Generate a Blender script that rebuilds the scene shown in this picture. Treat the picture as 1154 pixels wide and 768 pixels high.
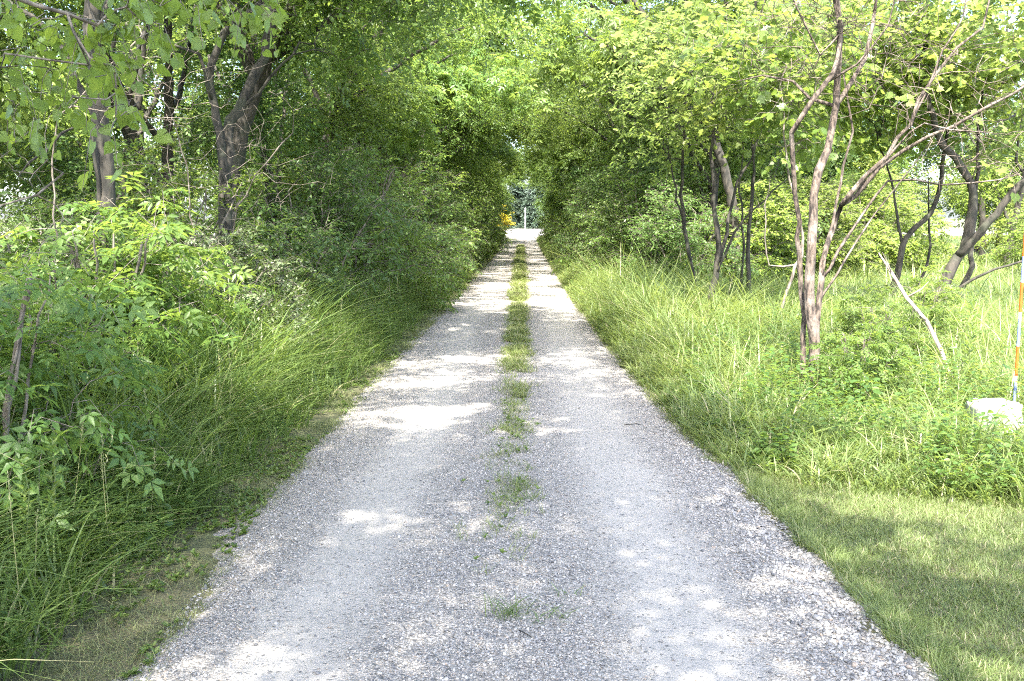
import bpy, math, random
import numpy as np
from mathutils import Vector, Matrix
from math import radians as R, pi

for o in list(bpy.data.objects): bpy.data.objects.remove(o)
sc = bpy.context.scene
COL = sc.collection

# ------------------------------------------------------------------ camera
W0, H0, FPX = 1154.0, 768.0, 1122.0
CAMH = 1.7
YAW = math.atan((588 - 577) / FPX)          # the lane's vanishing point sits a little right of centre
PITCH = math.atan((384 - 245) / FPX)
cam_d = bpy.data.cameras.new('camera'); cam = bpy.data.objects.new('camera', cam_d); COL.objects.link(cam)
cam.location = (0, 0, CAMH)
cam.rotation_euler = (pi / 2 - PITCH, 0, YAW)
cam_d.sensor_width = 36.0; cam_d.lens = 36.0 * FPX / W0
cam_d.clip_end = 3000; cam_d.clip_start = 0.05
sc.camera = cam
CM = cam.rotation_euler.to_matrix()

def P(px, py, depth):
    """a point of the photograph, at a given distance down the lane -> world"""
    d = CM @ Vector(((px - W0 / 2) / FPX, -(py - H0 / 2) / FPX, -1.0))
    s = depth / d.y
    return Vector((d.x * s, depth, CAMH + d.z * s))

# ------------------------------------------------------------------ light
SUN_EL, SUN_AZ = 57.0, 186.0      # azimuth clockwise from +Y (down the lane): behind the camera, to the left
world = bpy.data.worlds.new("World"); sc.world = world; world.use_nodes = True
wn = world.node_tree; bg = wn.nodes['Background']
sky = wn.nodes.new('ShaderNodeTexSky'); sky.sky_type = 'NISHITA'; sky.sun_disc = False
sky.sun_elevation = R(SUN_EL); sky.sun_rotation = R(SUN_AZ); sky.ozone_density = 1.0; sky.dust_density = 3.0; sky.air_density = 0.8
wn.links.new(sky.outputs[0], bg.inputs[0]); bg.inputs[1].default_value = 0.15
sd = bpy.data.lights.new('sun', 'SUN'); sd.energy = 2.9; sd.angle = R(0.6); sd.color = (1, 0.95, 0.86)
sun = bpy.data.objects.new('sun', sd); COL.objects.link(sun); sun.location = (-20, -20, 40)
sv = Vector((math.sin(R(SUN_AZ)) * math.cos(R(SUN_EL)), math.cos(R(SUN_AZ)) * math.cos(R(SUN_EL)), math.sin(R(SUN_EL))))
sun.rotation_euler = sv.to_track_quat('Z', 'Y').to_euler()
vs = sc.view_settings
vs.view_transform = 'Standard'; vs.look = 'None'; vs.gamma = 1.0; vs.use_curve_mapping = False; vs.exposure = 3.22
sc.render.engine = 'CYCLES'
cy = sc.cycles
cy.max_bounces = 7; cy.diffuse_bounces = 5; cy.glossy_bounces = 2; cy.transmission_bounces = 4; cy.transparent_max_bounces = 4
cy.caustics_reflective = False; cy.caustics_refractive = False
cy.use_denoising = False
try:
    cy.denoiser = 'OPENIMAGEDENOISE'; cy.denoising_input_passes = 'RGB_ALBEDO_NORMAL'
except Exception: pass
cy.filter_width = 1.1

rng = np.random.default_rng(11)
random.seed(5)

# ------------------------------------------------------------------ object helpers
def tag(o, label=None, cat=None, group=None, kind=None):
    if label: o['label'] = label
    if cat: o['category'] = cat
    if group: o['group'] = group
    if kind: o['kind'] = kind
    return o
def empty(name, loc=(0, 0, 0), rz=0, scale=1):
    o = bpy.data.objects.new(name, None); COL.objects.link(o); o.empty_display_size = .2
    o.location = loc; o.rotation_euler = (0, 0, rz); o.scale = (scale,) * 3 if not hasattr(scale, '__len__') else scale
    return o
def link(name, me, parent=None):
    o = bpy.data.objects.new(name, me); COL.objects.link(o)
    if parent is not None: o.parent = parent
    return o
def copy_tree(o, parent=None):
    c = o.copy(); COL.objects.link(c)
    if parent is not None: c.parent = parent
    for ch in [x for x in KIDS.get(o.name, [])]: copy_tree(ch, c)
    return c
KIDS = {}
def kid(parent, o): KIDS.setdefault(parent.name, []).append(o); return o

def np_mesh(name, V, F, mat, attrs=None, smooth=False):
    """V (n,3), F list of int arrays (m,k) ; attrs {name: (n,)}"""
    if not isinstance(F, list): F = [F]
    F = [f for f in F if len(f)]
    me = bpy.data.meshes.new(name)
    V = np.asarray(V, dtype=np.float32)
    me.vertices.add(len(V)); me.vertices.foreach_set('co', V.ravel())
    loops = np.concatenate([f.ravel() for f in F]).astype(np.int32)
    tot = np.concatenate([np.full(len(f), f.shape[1], dtype=np.int32) for f in F])
    st = np.concatenate([[0], np.cumsum(tot)[:-1]]).astype(np.int32)
    me.loops.add(len(loops)); me.loops.foreach_set('vertex_index', loops)
    me.polygons.add(len(tot)); me.polygons.foreach_set('loop_start', st)
    if smooth: me.polygons.foreach_set('use_smooth', np.ones(len(tot), dtype=bool))
    for k, a in (attrs or {}).items():
        at = me.attributes.new(k, 'FLOAT', 'POINT'); at.data.foreach_set('value', np.asarray(a, dtype=np.float32))
    me.update(calc_edges=True)
    if mat: me.materials.append(mat)
    return me

# ------------------------------------------------------------------ materials
def mat(name):
    m = bpy.data.materials.new(name); m.use_nodes = True
    nt = m.node_tree; nt.nodes.clear()
    out = nt.nodes.new('ShaderNodeOutputMaterial')
    return m, nt, out
def N(nt, t, **kw):
    n = nt.nodes.new(t)
    for k, v in kw.items(): setattr(n, k, v)
    return n
def ramp(nt, stops, fac=None):
    n = N(nt, 'ShaderNodeValToRGB'); e = n.color_ramp.elements
    while len(e) < len(stops): e.new(0.5)
    for el, (p, c) in zip(e, stops): el.position = p; el.color = (*c, 1)
    if fac is not None: nt.links.new(fac, n.inputs[0])
    return n
def mixc(nt, a, b, fac, mode='MIX'):
    n = N(nt, 'ShaderNodeMix', data_type='RGBA', blend_type=mode)
    for sock, v in ((n.inputs[6], a), (n.inputs[7], b), (n.inputs[0], fac)):
        if hasattr(v, 'is_output'): nt.links.new(v, sock)
        elif isinstance(v, (int, float)): sock.default_value = v
        else: sock.default_value = (*v, 1)
    return n.outputs[2]
def leaf_mat(name, dark, mid, light, trans, tw=0.42, rough=0.42, dead=None):
    m, nt, out = mat(name); L = nt.links
    at = N(nt, 'ShaderNodeAttribute', attribute_name='rnd')
    oi = N(nt, 'ShaderNodeObjectInfo')
    stops = [(0, dark), (.5, mid), (1.0, light)]
    if dead: stops = [(0, dark), (.5, mid), (.965, light), (.985, dead)]
    cr = ramp(nt, stops, at.outputs['Fac'])
    geo = N(nt, 'ShaderNodeNewGeometry')
    hs = N(nt, 'ShaderNodeHueSaturation')
    mr = N(nt, 'ShaderNodeMapRange'); mr.inputs[3].default_value = .485; mr.inputs[4].default_value = .515
    L.new(oi.outputs['Random'], mr.inputs[0]); L.new(mr.outputs[0], hs.inputs['Hue'])
    mr2 = N(nt, 'ShaderNodeMapRange'); mr2.inputs[3].default_value = .8; mr2.inputs[4].default_value = 1.2
    ml = N(nt, 'ShaderNodeMath', operation='FRACT'); m3 = N(nt, 'ShaderNodeMath', operation='MULTIPLY'); m3.inputs[1].default_value = 7.31
    L.new(oi.outputs['Random'], m3.inputs[0]); L.new(m3.outputs[0], ml.inputs[0]); L.new(ml.outputs[0], mr2.inputs[0])
    L.new(mr2.outputs[0], hs.inputs['Value']); L.new(cr.outputs[0], hs.inputs['Color'])
    back = mixc(nt, hs.outputs[0], (.16, .21, .12), geo.outputs['Backfacing'])
    bm = N(nt, 'ShaderNodeMath', operation='MULTIPLY'); bm.inputs[1].default_value = .18
    L.new(geo.outputs['Backfacing'], bm.inputs[0])
    back = mixc(nt, hs.outputs[0], (.17, .22, .12), bm.outputs[0])
    pb = N(nt, 'ShaderNodeBsdfPrincipled'); L.new(back, pb.inputs['Base Color'])
    pb.inputs['Roughness'].default_value = rough; pb.inputs['Specular IOR Level'].default_value = .38
    tr = N(nt, 'ShaderNodeBsdfTranslucent')
    tc = mixc(nt, hs.outputs[0], trans, .75); L.new(tc, tr.inputs[0])
    mx = N(nt, 'ShaderNodeMixShader'); mx.inputs[0].default_value = tw
    L.new(pb.outputs[0], mx.inputs[1]); L.new(tr.outputs[0], mx.inputs[2]); L.new(mx.outputs[0], out.inputs[0])
    return m
def bark_mat(name, c1, c2, c3=None, scale=18, rough=.85, bump=.5):
    m, nt, out = mat(name); L = nt.links
    tc = N(nt, 'ShaderNodeTexCoord'); mp = N(nt, 'ShaderNodeMapping'); mp.inputs['Scale'].default_value = (1, 1, .3)
    L.new(tc.outputs['Object'], mp.inputs[0])
    n1 = N(nt, 'ShaderNodeTexNoise'); n1.inputs['Scale'].default_value = scale; n1.inputs['Detail'].default_value = 6
    L.new(mp.outputs[0], n1.inputs['Vector'])
    n2 = N(nt, 'ShaderNodeTexNoise'); n2.inputs['Scale'].default_value = 5; n2.inputs['Detail'].default_value = 4
    L.new(tc.outputs['Object'], n2.inputs['Vector'])
    cr = ramp(nt, [(.38, c1), (.6, c2)], n1.outputs[0]); col = cr.outputs[0]
    if c3:
        r2 = ramp(nt, [(.50, (0, 0, 0)), (.66, (.75, .75, .75))], n2.outputs[0]); col = mixc(nt, col, c3, r2.outputs[0])
    pb = N(nt, 'ShaderNodeBsdfPrincipled'); L.new(col, pb.inputs['Base Color']); pb.inputs['Roughness'].default_value = rough
    bp = N(nt, 'ShaderNodeBump'); bp.inputs['Strength'].default_value = bump; bp.inputs['Distance'].default_value = .02
    L.new(n1.outputs[0], bp.inputs['Height']); L.new(bp.outputs[0], pb.inputs['Normal'])
    L.new(pb.outputs[0], out.inputs[0])
    return m
def plain(name, c, rough=.6):
    m, nt, out = mat(name)
    tc = N(nt, 'ShaderNodeTexCoord'); n1 = N(nt, 'ShaderNodeTexNoise'); n1.inputs['Scale'].default_value = 30; n1.inputs['Detail'].default_value = 4
    nt.links.new(tc.outputs['Object'], n1.inputs['Vector'])
    cr = ramp(nt, [(.3, tuple(x * .78 for x in c)), (.65, c)], n1.outputs[0])
    pb = N(nt, 'ShaderNodeBsdfPrincipled'); nt.links.new(cr.outputs[0], pb.inputs['Base Color']); pb.inputs['Roughness'].default_value = rough
    nt.links.new(pb.outputs[0], out.inputs[0]); return m

M = {}
M['leaf_mid'] = leaf_mat('leaf mid green', (.05, .095, .02), (.10, .165, .036), (.20, .27, .075), (.32, .43, .065), .47)
M['leaf_deep'] = leaf_mat('leaf deep green', (.045, .09, .022), (.088, .15, .038), (.17, .235, .068), (.23, .35, .07), .42)
M['leaf_blue'] = leaf_mat('leaf blue green', (.06, .11, .034), (.10, .165, .055), (.2, .27, .11), (.24, .35, .06), .4)
M['leaf_pale'] = leaf_mat('leaf pale variegated', (.06, .11, .04), (.14, .2, .09), (.42, .46, .33), (.26, .34, .1), .32)
M['leaf_yellow'] = leaf_mat('leaf yellow green', (.09, .14, .018), (.16, .22, .028), (.27, .33, .075), (.34, .44, .13), .5)
M['leaf_gold'] = leaf_mat('leaf golden', (.35, .33, .02), (.5, .45, .02), (.62, .55, .03), (.6, .5, .02), .4)
M['needle'] = leaf_mat('spruce needle', (.045, .075, .05), (.085, .125, .09), (.16, .2, .16), (.1, .14, .08), .2)
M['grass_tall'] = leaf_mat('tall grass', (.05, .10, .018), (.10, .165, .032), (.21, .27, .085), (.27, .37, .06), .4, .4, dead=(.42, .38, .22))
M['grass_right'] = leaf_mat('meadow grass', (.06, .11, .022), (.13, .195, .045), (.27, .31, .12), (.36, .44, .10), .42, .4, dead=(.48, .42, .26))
M['grass_lawn'] = leaf_mat('mown lawn grass', (.06, .1, .02), (.11, .16, .032), (.2, .235, .08), (.26, .32, .06), .35, .5, dead=(.42, .37, .22))
M['grass_centre'] = leaf_mat('trodden grass', (.09, .14, .03), (.16, .21, .05), (.26, .28, .12), (.3, .36, .08), .35, .5, dead=(.45, .40, .25))
M['grass_dry'] = leaf_mat('dry grass', (.09, .125, .035), (.16, .19, .065), (.33, .32, .16), (.28, .32, .1), .3, .6)
M['bark_dark'] = bark_mat('dark ridged bark', (.012, .011, .008), (.05, .043, .033), (.035, .04, .024))
M['bark_grey'] = bark_mat('grey brown bark', (.06, .05, .04), (.2, .17, .14), (.13, .12, .09), 25)
M['bark_pink'] = bark_mat('flaking pink grey bark', (.02, .015, .012), (.125, .095, .074), (.235, .195, .165), 40, .9, 1.0)
M['bark_bleached'] = bark_mat('bleached dead wood', (.13, .1, .08), (.36, .31, .27), (.4, .3, .25), 22)
M['twig'] = bark_mat('dry twig', (.07, .055, .04), (.22, .185, .15), None, 30)
M['stem'] = plain('green stem', (.14, .18, .06))

# ------------------------------------------------------------------ leaf templates: verts (k,3) x=side y=along z=normal ; tris
def T_simple(w=.5):
    V = [(0, 0, 0), (-w / 2, .42, .06), (w / 2, .42, .06), (0, .45, -.03), (0, 1, -.10)]
    F = [(0, 2, 3), (0, 3, 1), (3, 2, 4), (1, 3, 4)]
    return np.array(V, float), np.array(F)
def T_oval(w=.55):
    V = [(0, 0, 0), (w * .38, .18, .05), (w / 2, .42, .07), (w * .34, .72, .02), (0, 1, -.12), (-w * .34, .72, .02), (-w / 2, .42, .07), (-w * .38, .18, .05), (0, .45, -.02)]
    F = [(8, i, i + 1) for i in range(0, 7)] + [(8, 7, 0)]
    return np.array(V, float), np.array(F)
def T_lobed():
    pts = [(0, 0), (.30, -.06), (.46, .12), (.58, .38), (.40, .42), (.44, .68), (.2, .66), (0, 1.0)]
    out = pts + [(-x, y) for x, y in pts[-2:0:-1]]
    V = [(x, y, .12 * abs(x) - .10 * y * y) for x, y in out] + [(0, .35, -.03)]
    n = len(out); F = [(n, i, (i + 1) % n) for i in range(n)]
    return np.array(V, float), np.array(F)
def T_heart():
    pts = [(0, .06), (.18, -.04), (.38, .06), (.47, .28), (.42, .45), (.36, .5), (.33, .64), (.2, .78), (.1, .88), (0, 1.05)]
    out = pts + [(-x, y) for x, y in pts[-2:0:-1]]
    V = [(x, y, .16 * abs(x) - .14 * y * y + .02 * math.sin(9 * y)) for x, y in out] + [(0, .3, -.02), (0, .7, -.09)]
    n = len(out); h = n // 2; F = []
    for i in range(n):
        j = (i + 1) % n; c = n if min(i, n - i) < 5 and min(j, n - j) <= 5 else n + 1
        F.append((c, i, j))
    F += [(n, 5, n + 1), (n, n + 1, n - 5)]
    return np.array(V, float), np.array(F)
def T_compound(k=5, w=.42, ll=.55):
    Vs, Fs = [], []; v0, f0 = T_simple(w)
    spots = [(0, .55, 0, 1.15)]
    for i, y in enumerate(np.linspace(.12, .5, (k - 1) // 2)):
        spots += [(0, y, 62, 1), (0, y, -62, 1)]
    off = 0
    for x, y, a, s in spots:
        c, sn = math.cos(R(-a)), math.sin(R(-a)); v = v0 * ll * s
        q = np.stack([v[:, 0] * c - v[:, 1] * sn + x, v[:, 0] * sn + v[:, 1] * c + y, v[:, 2] - .12 * (v[:, 1]) ** 2 - .05 * y], 1)
        Vs.append(q); Fs.append(f0 + off); off += len(v)
    return np.concatenate(Vs), np.concatenate(Fs)
LEAF = dict(simple=T_simple(), narrow=T_simple(.3), oval=T_oval(), lobed=T_lobed(), heart=T_heart(), compound=T_compound(), compound7=T_compound(7, .36, .45))

def unit(a): return a / np.maximum(np.linalg.norm(a, axis=-1, keepdims=True), 1e-9)
def place_leaves(tmpl, p, d, n, size, rnd):
    V0, F0 = LEAF[tmpl]
    d = unit(d); s = unit(np.cross(d, n)); n = np.cross(s, d)
    size = size[:, None, None]
    V = p[:, None, :] + size * (V0[None, :, 0:1] * s[:, None] + V0[None, :, 1:2] * d[:, None] + V0[None, :, 2:3] * n[:, None])
    k = len(V0); m = len(p)
    F = (F0[None] + (np.arange(m) * k)[:, None, None]).reshape(-1, 3)
    return V.reshape(-1, 3), F, np.repeat(rnd, k)

# ------------------------------------------------------------------ tubes along chains
def tube(pts, rad, sides):
    pts = np.asarray(pts, float); n = len(pts)
    t = np.gradient(pts, axis=0) if n > 1 else np.array([[0, 0, 1.]]); t = unit(t)
    ref = np.array([0.31, .95, .1]) if abs(t[0] @ np.array([.31, .95, .1])) < .9 else np.array([1., 0, 0])
    u = unit(ref[None] - (t @ ref)[:, None] * t); v = np.cross(t, u)
    a = np.arange(sides) * 2 * pi / sides
    ring = pts[:, None] + np.asarray(rad)[:, None, None] * (np.cos(a)[None, :, None] * u[:, None] + np.sin(a)[None, :, None] * v[:, None])
    V = ring.reshape(-1, 3)
    i = np.arange(n - 1)[:, None] * sides; j = np.arange(sides)[None]; j2 = (j + 1) % sides
    F = np.stack([i + j, i + j2, i + sides + j2, i + sides + j], -1).reshape(-1, 4)
    return V, F
class Buf:
    def __init__(s): s.V = []; s.F = {}; s.n = 0; s.A = []
    def add(s, V, F, a=None):
        s.V.append(V); s.F.setdefault(F.shape[1], []).append(F + s.n); s.n += len(V)
        s.A.append(np.full(len(V), .5) if a is None else a)
    def mesh(s, name, m, smooth=False):
        return np_mesh(name, np.concatenate(s.V), [np.concatenate(f) for f in s.F.values()], m, {'rnd': np.concatenate(s.A)}, smooth)

class Skel:
    def __init__(s): s.p = []; s.par = []; s.r = []
    def node(s, p, par, r=0.0):
        s.p.append(np.asarray(p, float)); s.par.append(par); s.r.append(r); return len(s.p) - 1
    def stem(s, pts, r0, r1, par=-1, wob=.012, rg=rng, step=.16):
        pts = [np.asarray(q, float) for q in pts]
        # catmull-rom resample
        out = []; n = len(pts)
        for i in range(n - 1):
            a = pts[max(i - 1, 0)]; b = pts[i]; c = pts[i + 1]; d = pts[min(i + 2, n - 1)]
            k = max(1, int(np.linalg.norm(c - b) / step))
            for t in np.arange(k) / k:
                out.append(.5 * ((2 * b) + (-a + c) * t + (2 * a - 5 * b + 4 * c - d) * t * t + (-a + 3 * b - 3 * c + d) * t ** 3))
        out.append(pts[-1]); last = par; ids = []
        for i, q in enumerate(out):
            f = i / max(1, len(out) - 1)
            r = r0 + (r1 - r0) * f
            j = rg.normal(size=3) * wob if 0 < i < len(out) - 1 else np.zeros(3)
            last = s.node(q + j, last, r * (1 + rg.normal() * .05)); ids.append(last)
        return ids
    def reach(s, a, rg, arch=.25, tip=.004, mn=0, jit=.035):
        Pn = np.array(s.p[mn:]); dv = a - Pn
        dist = np.linalg.norm(dv, axis=1) + np.where(dv[:, 2] < -.1, .5, 0) 
        j = int(np.argmin(dist)) + mn; p0 = s.p[j]; L = np.linalg.norm(a - p0)
        k = max(2, int(L / .13)); ctrl = (p0 + a) / 2 + np.array([0, 0, arch * L]) + rg.normal(size=3) * .1 * L
        last = j
        for t in (np.arange(k) + 1) / k:
            q = (1 - t) ** 2 * p0 + 2 * t * (1 - t) * ctrl + t * t * a
            if t < 1: q = q + rg.normal(size=3) * jit * min(1, L)
            last = s.node(q, last, 0)
        return last
    def build(s, buf, tip=.004, e=2.3, thin=0.0, maxr=.5):
        n = len(s.p); acc = np.zeros(n); ch = [[] for _ in range(n)]
        for i in range(n):
            if s.par[i] >= 0: ch[s.par[i]].append(i)
        rad = np.zeros(n)
        for i in range(n - 1, -1, -1):
            r = max(tip, acc[i] ** (1 / e)) if acc[i] > 0 else tip
            if s.r[i] > 0: r = s.r[i]
            rad[i] = min(r, maxr)
            if s.par[i] >= 0: acc[s.par[i]] += rad[i] ** e
        # branches never thicker than where they leave
        for i in range(n):
            if s.par[i] >= 0 and s.r[i] == 0: rad[i] = min(rad[i], rad[s.par[i]] * .9)
        starts = [i for i in range(n) if s.par[i] < 0]
        stack = list(starts); done = set(); P_ = np.array(s.p)
        while stack:
            i = stack.pop(); chain = [] if s.par[i] < 0 else [s.par[i]]
            c = i
            while True:
                chain.append(c)
                if not ch[c]: break
                k = max(ch[c], key=lambda q: rad[q])
                stack += [q for q in ch[c] if q != k]; c = k
            rr = rad[chain].copy()
            if len(chain) > 1 and s.par[i] >= 0: rr[0] = min(rr[0], rr[1] * 1.15)
            rr[-1] *= .5
            if rr.max() < thin or len(chain) < 2: continue
            sides = 10 if rr.max() > .06 else (6 if rr.max() > .02 else (4 if rr.max() > .008 else 3))
            V, F = tube(P_[chain], rr, sides); buf.add(V, F)
        return rad

def twigs_and_leaves(cl, rg, tmpl, size, per_twig, ntw, tw_len, centre, leafbuf, twigbuf=None, droop=.25, up=.7, spread=.1, flat=.6, bias=0.0):
    """cl (c,3) clump points -> twigs with leaves along them"""
    c = len(cl); m = c * ntw
    base = np.repeat(cl, ntw, 0) + rg.normal(size=(m, 3)) * spread
    out = unit(base - centre)
    d = rg.normal(size=(m, 3)); d[:, 2] *= flat
    d = unit(out * .55 + unit(d) * .95)
    L = tw_len * rg.uniform(.6, 1.25, m)
    clump_r = np.repeat(rg.uniform(0, 1, c), ntw)
    if twigbuf is not None:
        a = base; b = base + d * L[:, None] * .5 + [0, 0, .03]; e = base + d * L[:, None] + np.array([0, 0, -1]) * (droop * L)[:, None]
        k = 3; w = .0022 + .0006 * rg.random(m)
        s1 = unit(np.cross(d, [0, 0, 1.])); s2 = np.cross(s1, d)
        ang = np.arange(3) * 2 * pi / 3
        rings = []
        for q, ww in ((a, w), (b, w * .8), (e, w * .4)):
            rings.append(q[:, None] + ww[:, None, None] * (np.cos(ang)[None, :, None] * s1[:, None] + np.sin(ang)[None, :, None] * s2[:, None]))
        V = np.stack(rings, 1).reshape(-1, 3)
        f = [];
        for r_ in range(2):
            for j in range(3): f.append((r_ * 3 + j, r_ * 3 + (j + 1) % 3, r_ * 3 + 3 + (j + 1) % 3, r_ * 3 + 3 + j))
        F = (np.array(f)[None] + (np.arange(m) * 9)[:, None, None]).reshape(-1, 4)
        twigbuf.add(V, F)
    t = (np.arange(per_twig)[None] + rg.uniform(.2, .8, (m, per_twig))) / per_twig
    p = base[:, None] + d[:, None] * (t * L[:, None])[..., None]
    p[..., 2] -= droop * L[:, None] * t ** 2
    p = p.reshape(-1, 3)
    dd = np.repeat(d, per_twig, 0)
    side = np.tile(np.where(np.arange(per_twig) % 2, 1., -1.), m)
    sv_ = unit(np.cross(dd, [0, 0, 1.]))
    k = len(p)
    ld = unit(dd * .5 + sv_ * side[:, None] * rg.uniform(.3, 1.1, (k, 1)) + rg.normal(size=(k, 3)) * .3 + np.array([0, 0, -droop]))
    nn = unit(np.array([0, 0, up]) + rg.normal(size=(k, 3)) * .42 + np.repeat(unit(base - centre), per_twig, 0) * .25)
    sz = size * rg.uniform(.55, 1.25, k)
    rnd = np.clip(.45 * np.repeat(clump_r, per_twig) + .3 * rg.random(k) + .25 * rg.random(k) ** 2 + bias, 0, .96)
    rnd = np.where(rg.random(k) < .004, .99, rnd)
    V, F, a = place_leaves(tmpl, p, ld, nn, sz, rnd)
    leafbuf.add(V, F, a)

def blob_points(n, ells, rg, shell=.55, minsep=.0):
    """points in a union of ellipsoids, biased to the outside"""
    vol = np.array([e[1][0] * e[1][1] * e[1][2] for e in ells]); k = rg.choice(len(ells), n, p=vol / vol.sum())
    d = unit(rg.normal(size=(n, 3))); r = (shell + (1 - shell) * rg.random(n)) * np.where(rg.random(n) < .2, rg.random(n), 1)
    c = np.array([e[0] for e in ells])[k]; s = np.array([e[1] for e in ells])[k]
    return c + d * r[:, None] * s

def plant(name, seed, stems, ells, nclump, tmpl, size, per_twig=8, ntw=5, tw_len=.35, lm='leaf_mid', bm='bark_grey', parts=('trunk', 'crown'),
          droop=.25, up=.7, tip=.004, shell=.55, twigs=True, bare=0, flat=.6, extra=None, spread=.12, thin=0., bias=0., arch=.2, maxr=.5):
    rg = np.random.default_rng(seed); sk = Skel(); ids = []
    for st in stems:
        par = -1
        if len(st) > 3 and st[3] is not None:
            pi_, f = st[3]; par = ids[pi_][int(f * (len(ids[pi_]) - 1))]
            pts = [sk.p[par]] + list(st[0])
        else: pts = st[0]
        ids.append(sk.stem(pts, st[1], st[2], par, rg=rg))
    pts = blob_points(nclump, ells, rg, shell) if nclump else np.zeros((0, 3))
    if extra is not None: pts = np.concatenate([pts, np.array(extra)])
    pts = pts[pts[:, 2] > .1]
    tn = np.array(sk.p); dd = np.min(np.linalg.norm(pts[:, None] - tn[None], axis=2), axis=1)
    for a in pts[np.argsort(dd)]: sk.reach(a, rg, arch, tip)
    wood = Buf(); lb = Buf()
    sk.build(wood, tip, thin=thin, maxr=maxr)
    cen = np.mean([e[0] for e in ells], axis=0) if ells else pts.mean(0)
    cen = np.array(cen) - [0, 0, .3]
    nb = int(bare * len(pts)); order = rg.permutation(len(pts))
    if nb:   # bare twiggy ends
        q = pts[order[:nb]]
        for a in q:
            for _ in range(2):
                d = unit(rg.normal(size=3)); w = [a + d * t * .4 + rg.normal(size=3) * .03 for t in (0, .4, .7, 1)]
                V, F = tube(w, [.004, .003, .0022, .001], 3); wood.add(V, F)
    leafy = pts[order[nb:]]
    twigs_and_leaves(leafy, rg, tmpl, size, per_twig, ntw, tw_len, cen, lb, wood if twigs else None, droop, up, spread, flat, bias)
    root = empty(name)
    kid(root, link(parts[0], wood.mesh(name + '_' + parts[0], M[bm], True), root))
    kid(root, link(parts[1], lb.mesh(name + '_' + parts[1], M[lm]), root))
    return root
USED = set()
def put(proto, loc, rz=0., s=1., label=None, cat=None, group=None):
    o = proto if proto.name not in USED else copy_tree(proto)
    USED.add(proto.name)
    o.location = loc; o.rotation_euler = (0, 0, rz); o.scale = (s,) * 3 if not hasattr(s, '__len__') else s
    return tag(o, label, cat, group)

# ------------------------------------------------------------------ smooth value noise on numpy
def vnoise(x, y, sc_=1.0, seed=0):
    x = np.asarray(x) * sc_ + 1000.; y = np.asarray(y) * sc_ + 1000.
    xi = np.floor(x).astype(np.int64); yi = np.floor(y).astype(np.int64); fx = x - xi; fy = y - yi
    def h(a, b):
        v = (a * 374761393 + b * 668265263 + seed * 974634777) & 0xffffffff
        v = ((v ^ (v >> 13)) * 1274126177) & 0xffffffff
        return ((v ^ (v >> 16)) & 0xffff) / 65535.
    fx = fx * fx * (3 - 2 * fx); fy = fy * fy * (3 - 2 * fy)
    return (h(xi, yi) * (1 - fx) + h(xi + 1, yi) * fx) * (1 - fy) + (h(xi, yi + 1) * (1 - fx) + h(xi + 1, yi + 1) * fx) * fy
def fbm(x, y, s=1., seed=0): return (vnoise(x, y, s, seed) + .5 * vnoise(x, y, s * 2.1, seed + 1) + .25 * vnoise(x, y, s * 4.3, seed + 2)) / 1.75

# lane edges (x of the gravel) as functions of y
def edge_l(y): return np.interp(y, [2, 3.6, 6, 10, 22, 48, 90, 110, 140], [-1.42, -1.40, -1.50, -1.50, -1.36, -1.2, -1.35, -2.2, -5]) 
def edge_r(y): return np.interp(y, [2, 3.6, 6.3, 10, 19, 48, 85, 110, 140], [1.42, 1.42, 1.32, 1.2, 1.08, 1.05, 1.2, 2.2, 5])

# ------------------------------------------------------------------ ground
def grid(xs, ys, zf):
    X, Y = np.meshgrid(xs, ys); Z = zf(X, Y)
    V = np.stack([X, Y, Z], -1).reshape(-1, 3); nx = len(xs); ny = len(ys)
    i = (np.arange(ny - 1)[:, None] * nx + np.arange(nx - 1)[None]).ravel()
    return V, np.stack([i, i + 1, i + nx + 1, i + nx], -1)
def gz(x, y):
    return .03 * (fbm(x, y, .9, 3) - .5) * np.clip((np.abs(x) - 1.2), 0, 1) + .012 * (fbm(x, y, 6, 9) - .5)
m, nt, out = mat('soil and thatch'); L = nt.links
tc = N(nt, 'ShaderNodeTexCoord')
n1 = N(nt, 'ShaderNodeTexNoise'); n1.inputs['Scale'].default_value = 1.6; n1.inputs['Detail'].default_value = 8; L.new(tc.outputs['Object'], n1.inputs['Vector'])
n2 = N(nt, 'ShaderNodeTexNoise'); n2.inputs['Scale'].default_value = 60; n2.inputs['Detail'].default_value = 5; L.new(tc.outputs['Object'], n2.inputs['Vector'])
c1 = ramp(nt, [(.35, (.07, .085, .035)), (.65, (.13, .12, .07))], n1.outputs[0]); c2 = ramp(nt, [(.3, (.35, .35, .35)), (.7, (1.3, 1.25, 1.1))], n2.outputs[0])
cm = mixc(nt, c1.outputs[0], c2.outputs[0], 1., 'MULTIPLY')
pb = N(nt, 'ShaderNodeBsdfPrincipled'); L.new(cm, pb.inputs['Base Color']); pb.inputs['Roughness'].default_value = .95
bp = N(nt, 'ShaderNodeBump'); bp.inputs['Strength'].default_value = .8; bp.inputs['Distance'].default_value = .02; L.new(n2.outputs[0], bp.inputs['Height']); L.new(bp.outputs[0], pb.inputs['Normal'])
L.new(pb.outputs[0], out.inputs[0]); M['soil'] = m
xs = np.concatenate([[-600, -200, -80, -40, -25, -15, -10, -7], np.arange(-5, 6.01, .1), [7, 8, 10, 14, 20, 30, 50, 90, 200, 600]])
ys = np.concatenate([[-300, -60, -20, -8], np.arange(-4, 16, .12), np.arange(16, 60, .6), np.arange(60, 200, 5), [260, 400, 800, 1500]])
V, F = grid(xs, ys, gz)
tag(link('ground', np_mesh('ground', V, F, M['soil'], None, True)), 'soil and thatch under the grass on both sides of the lane', 'ground', kind='structure')

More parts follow.
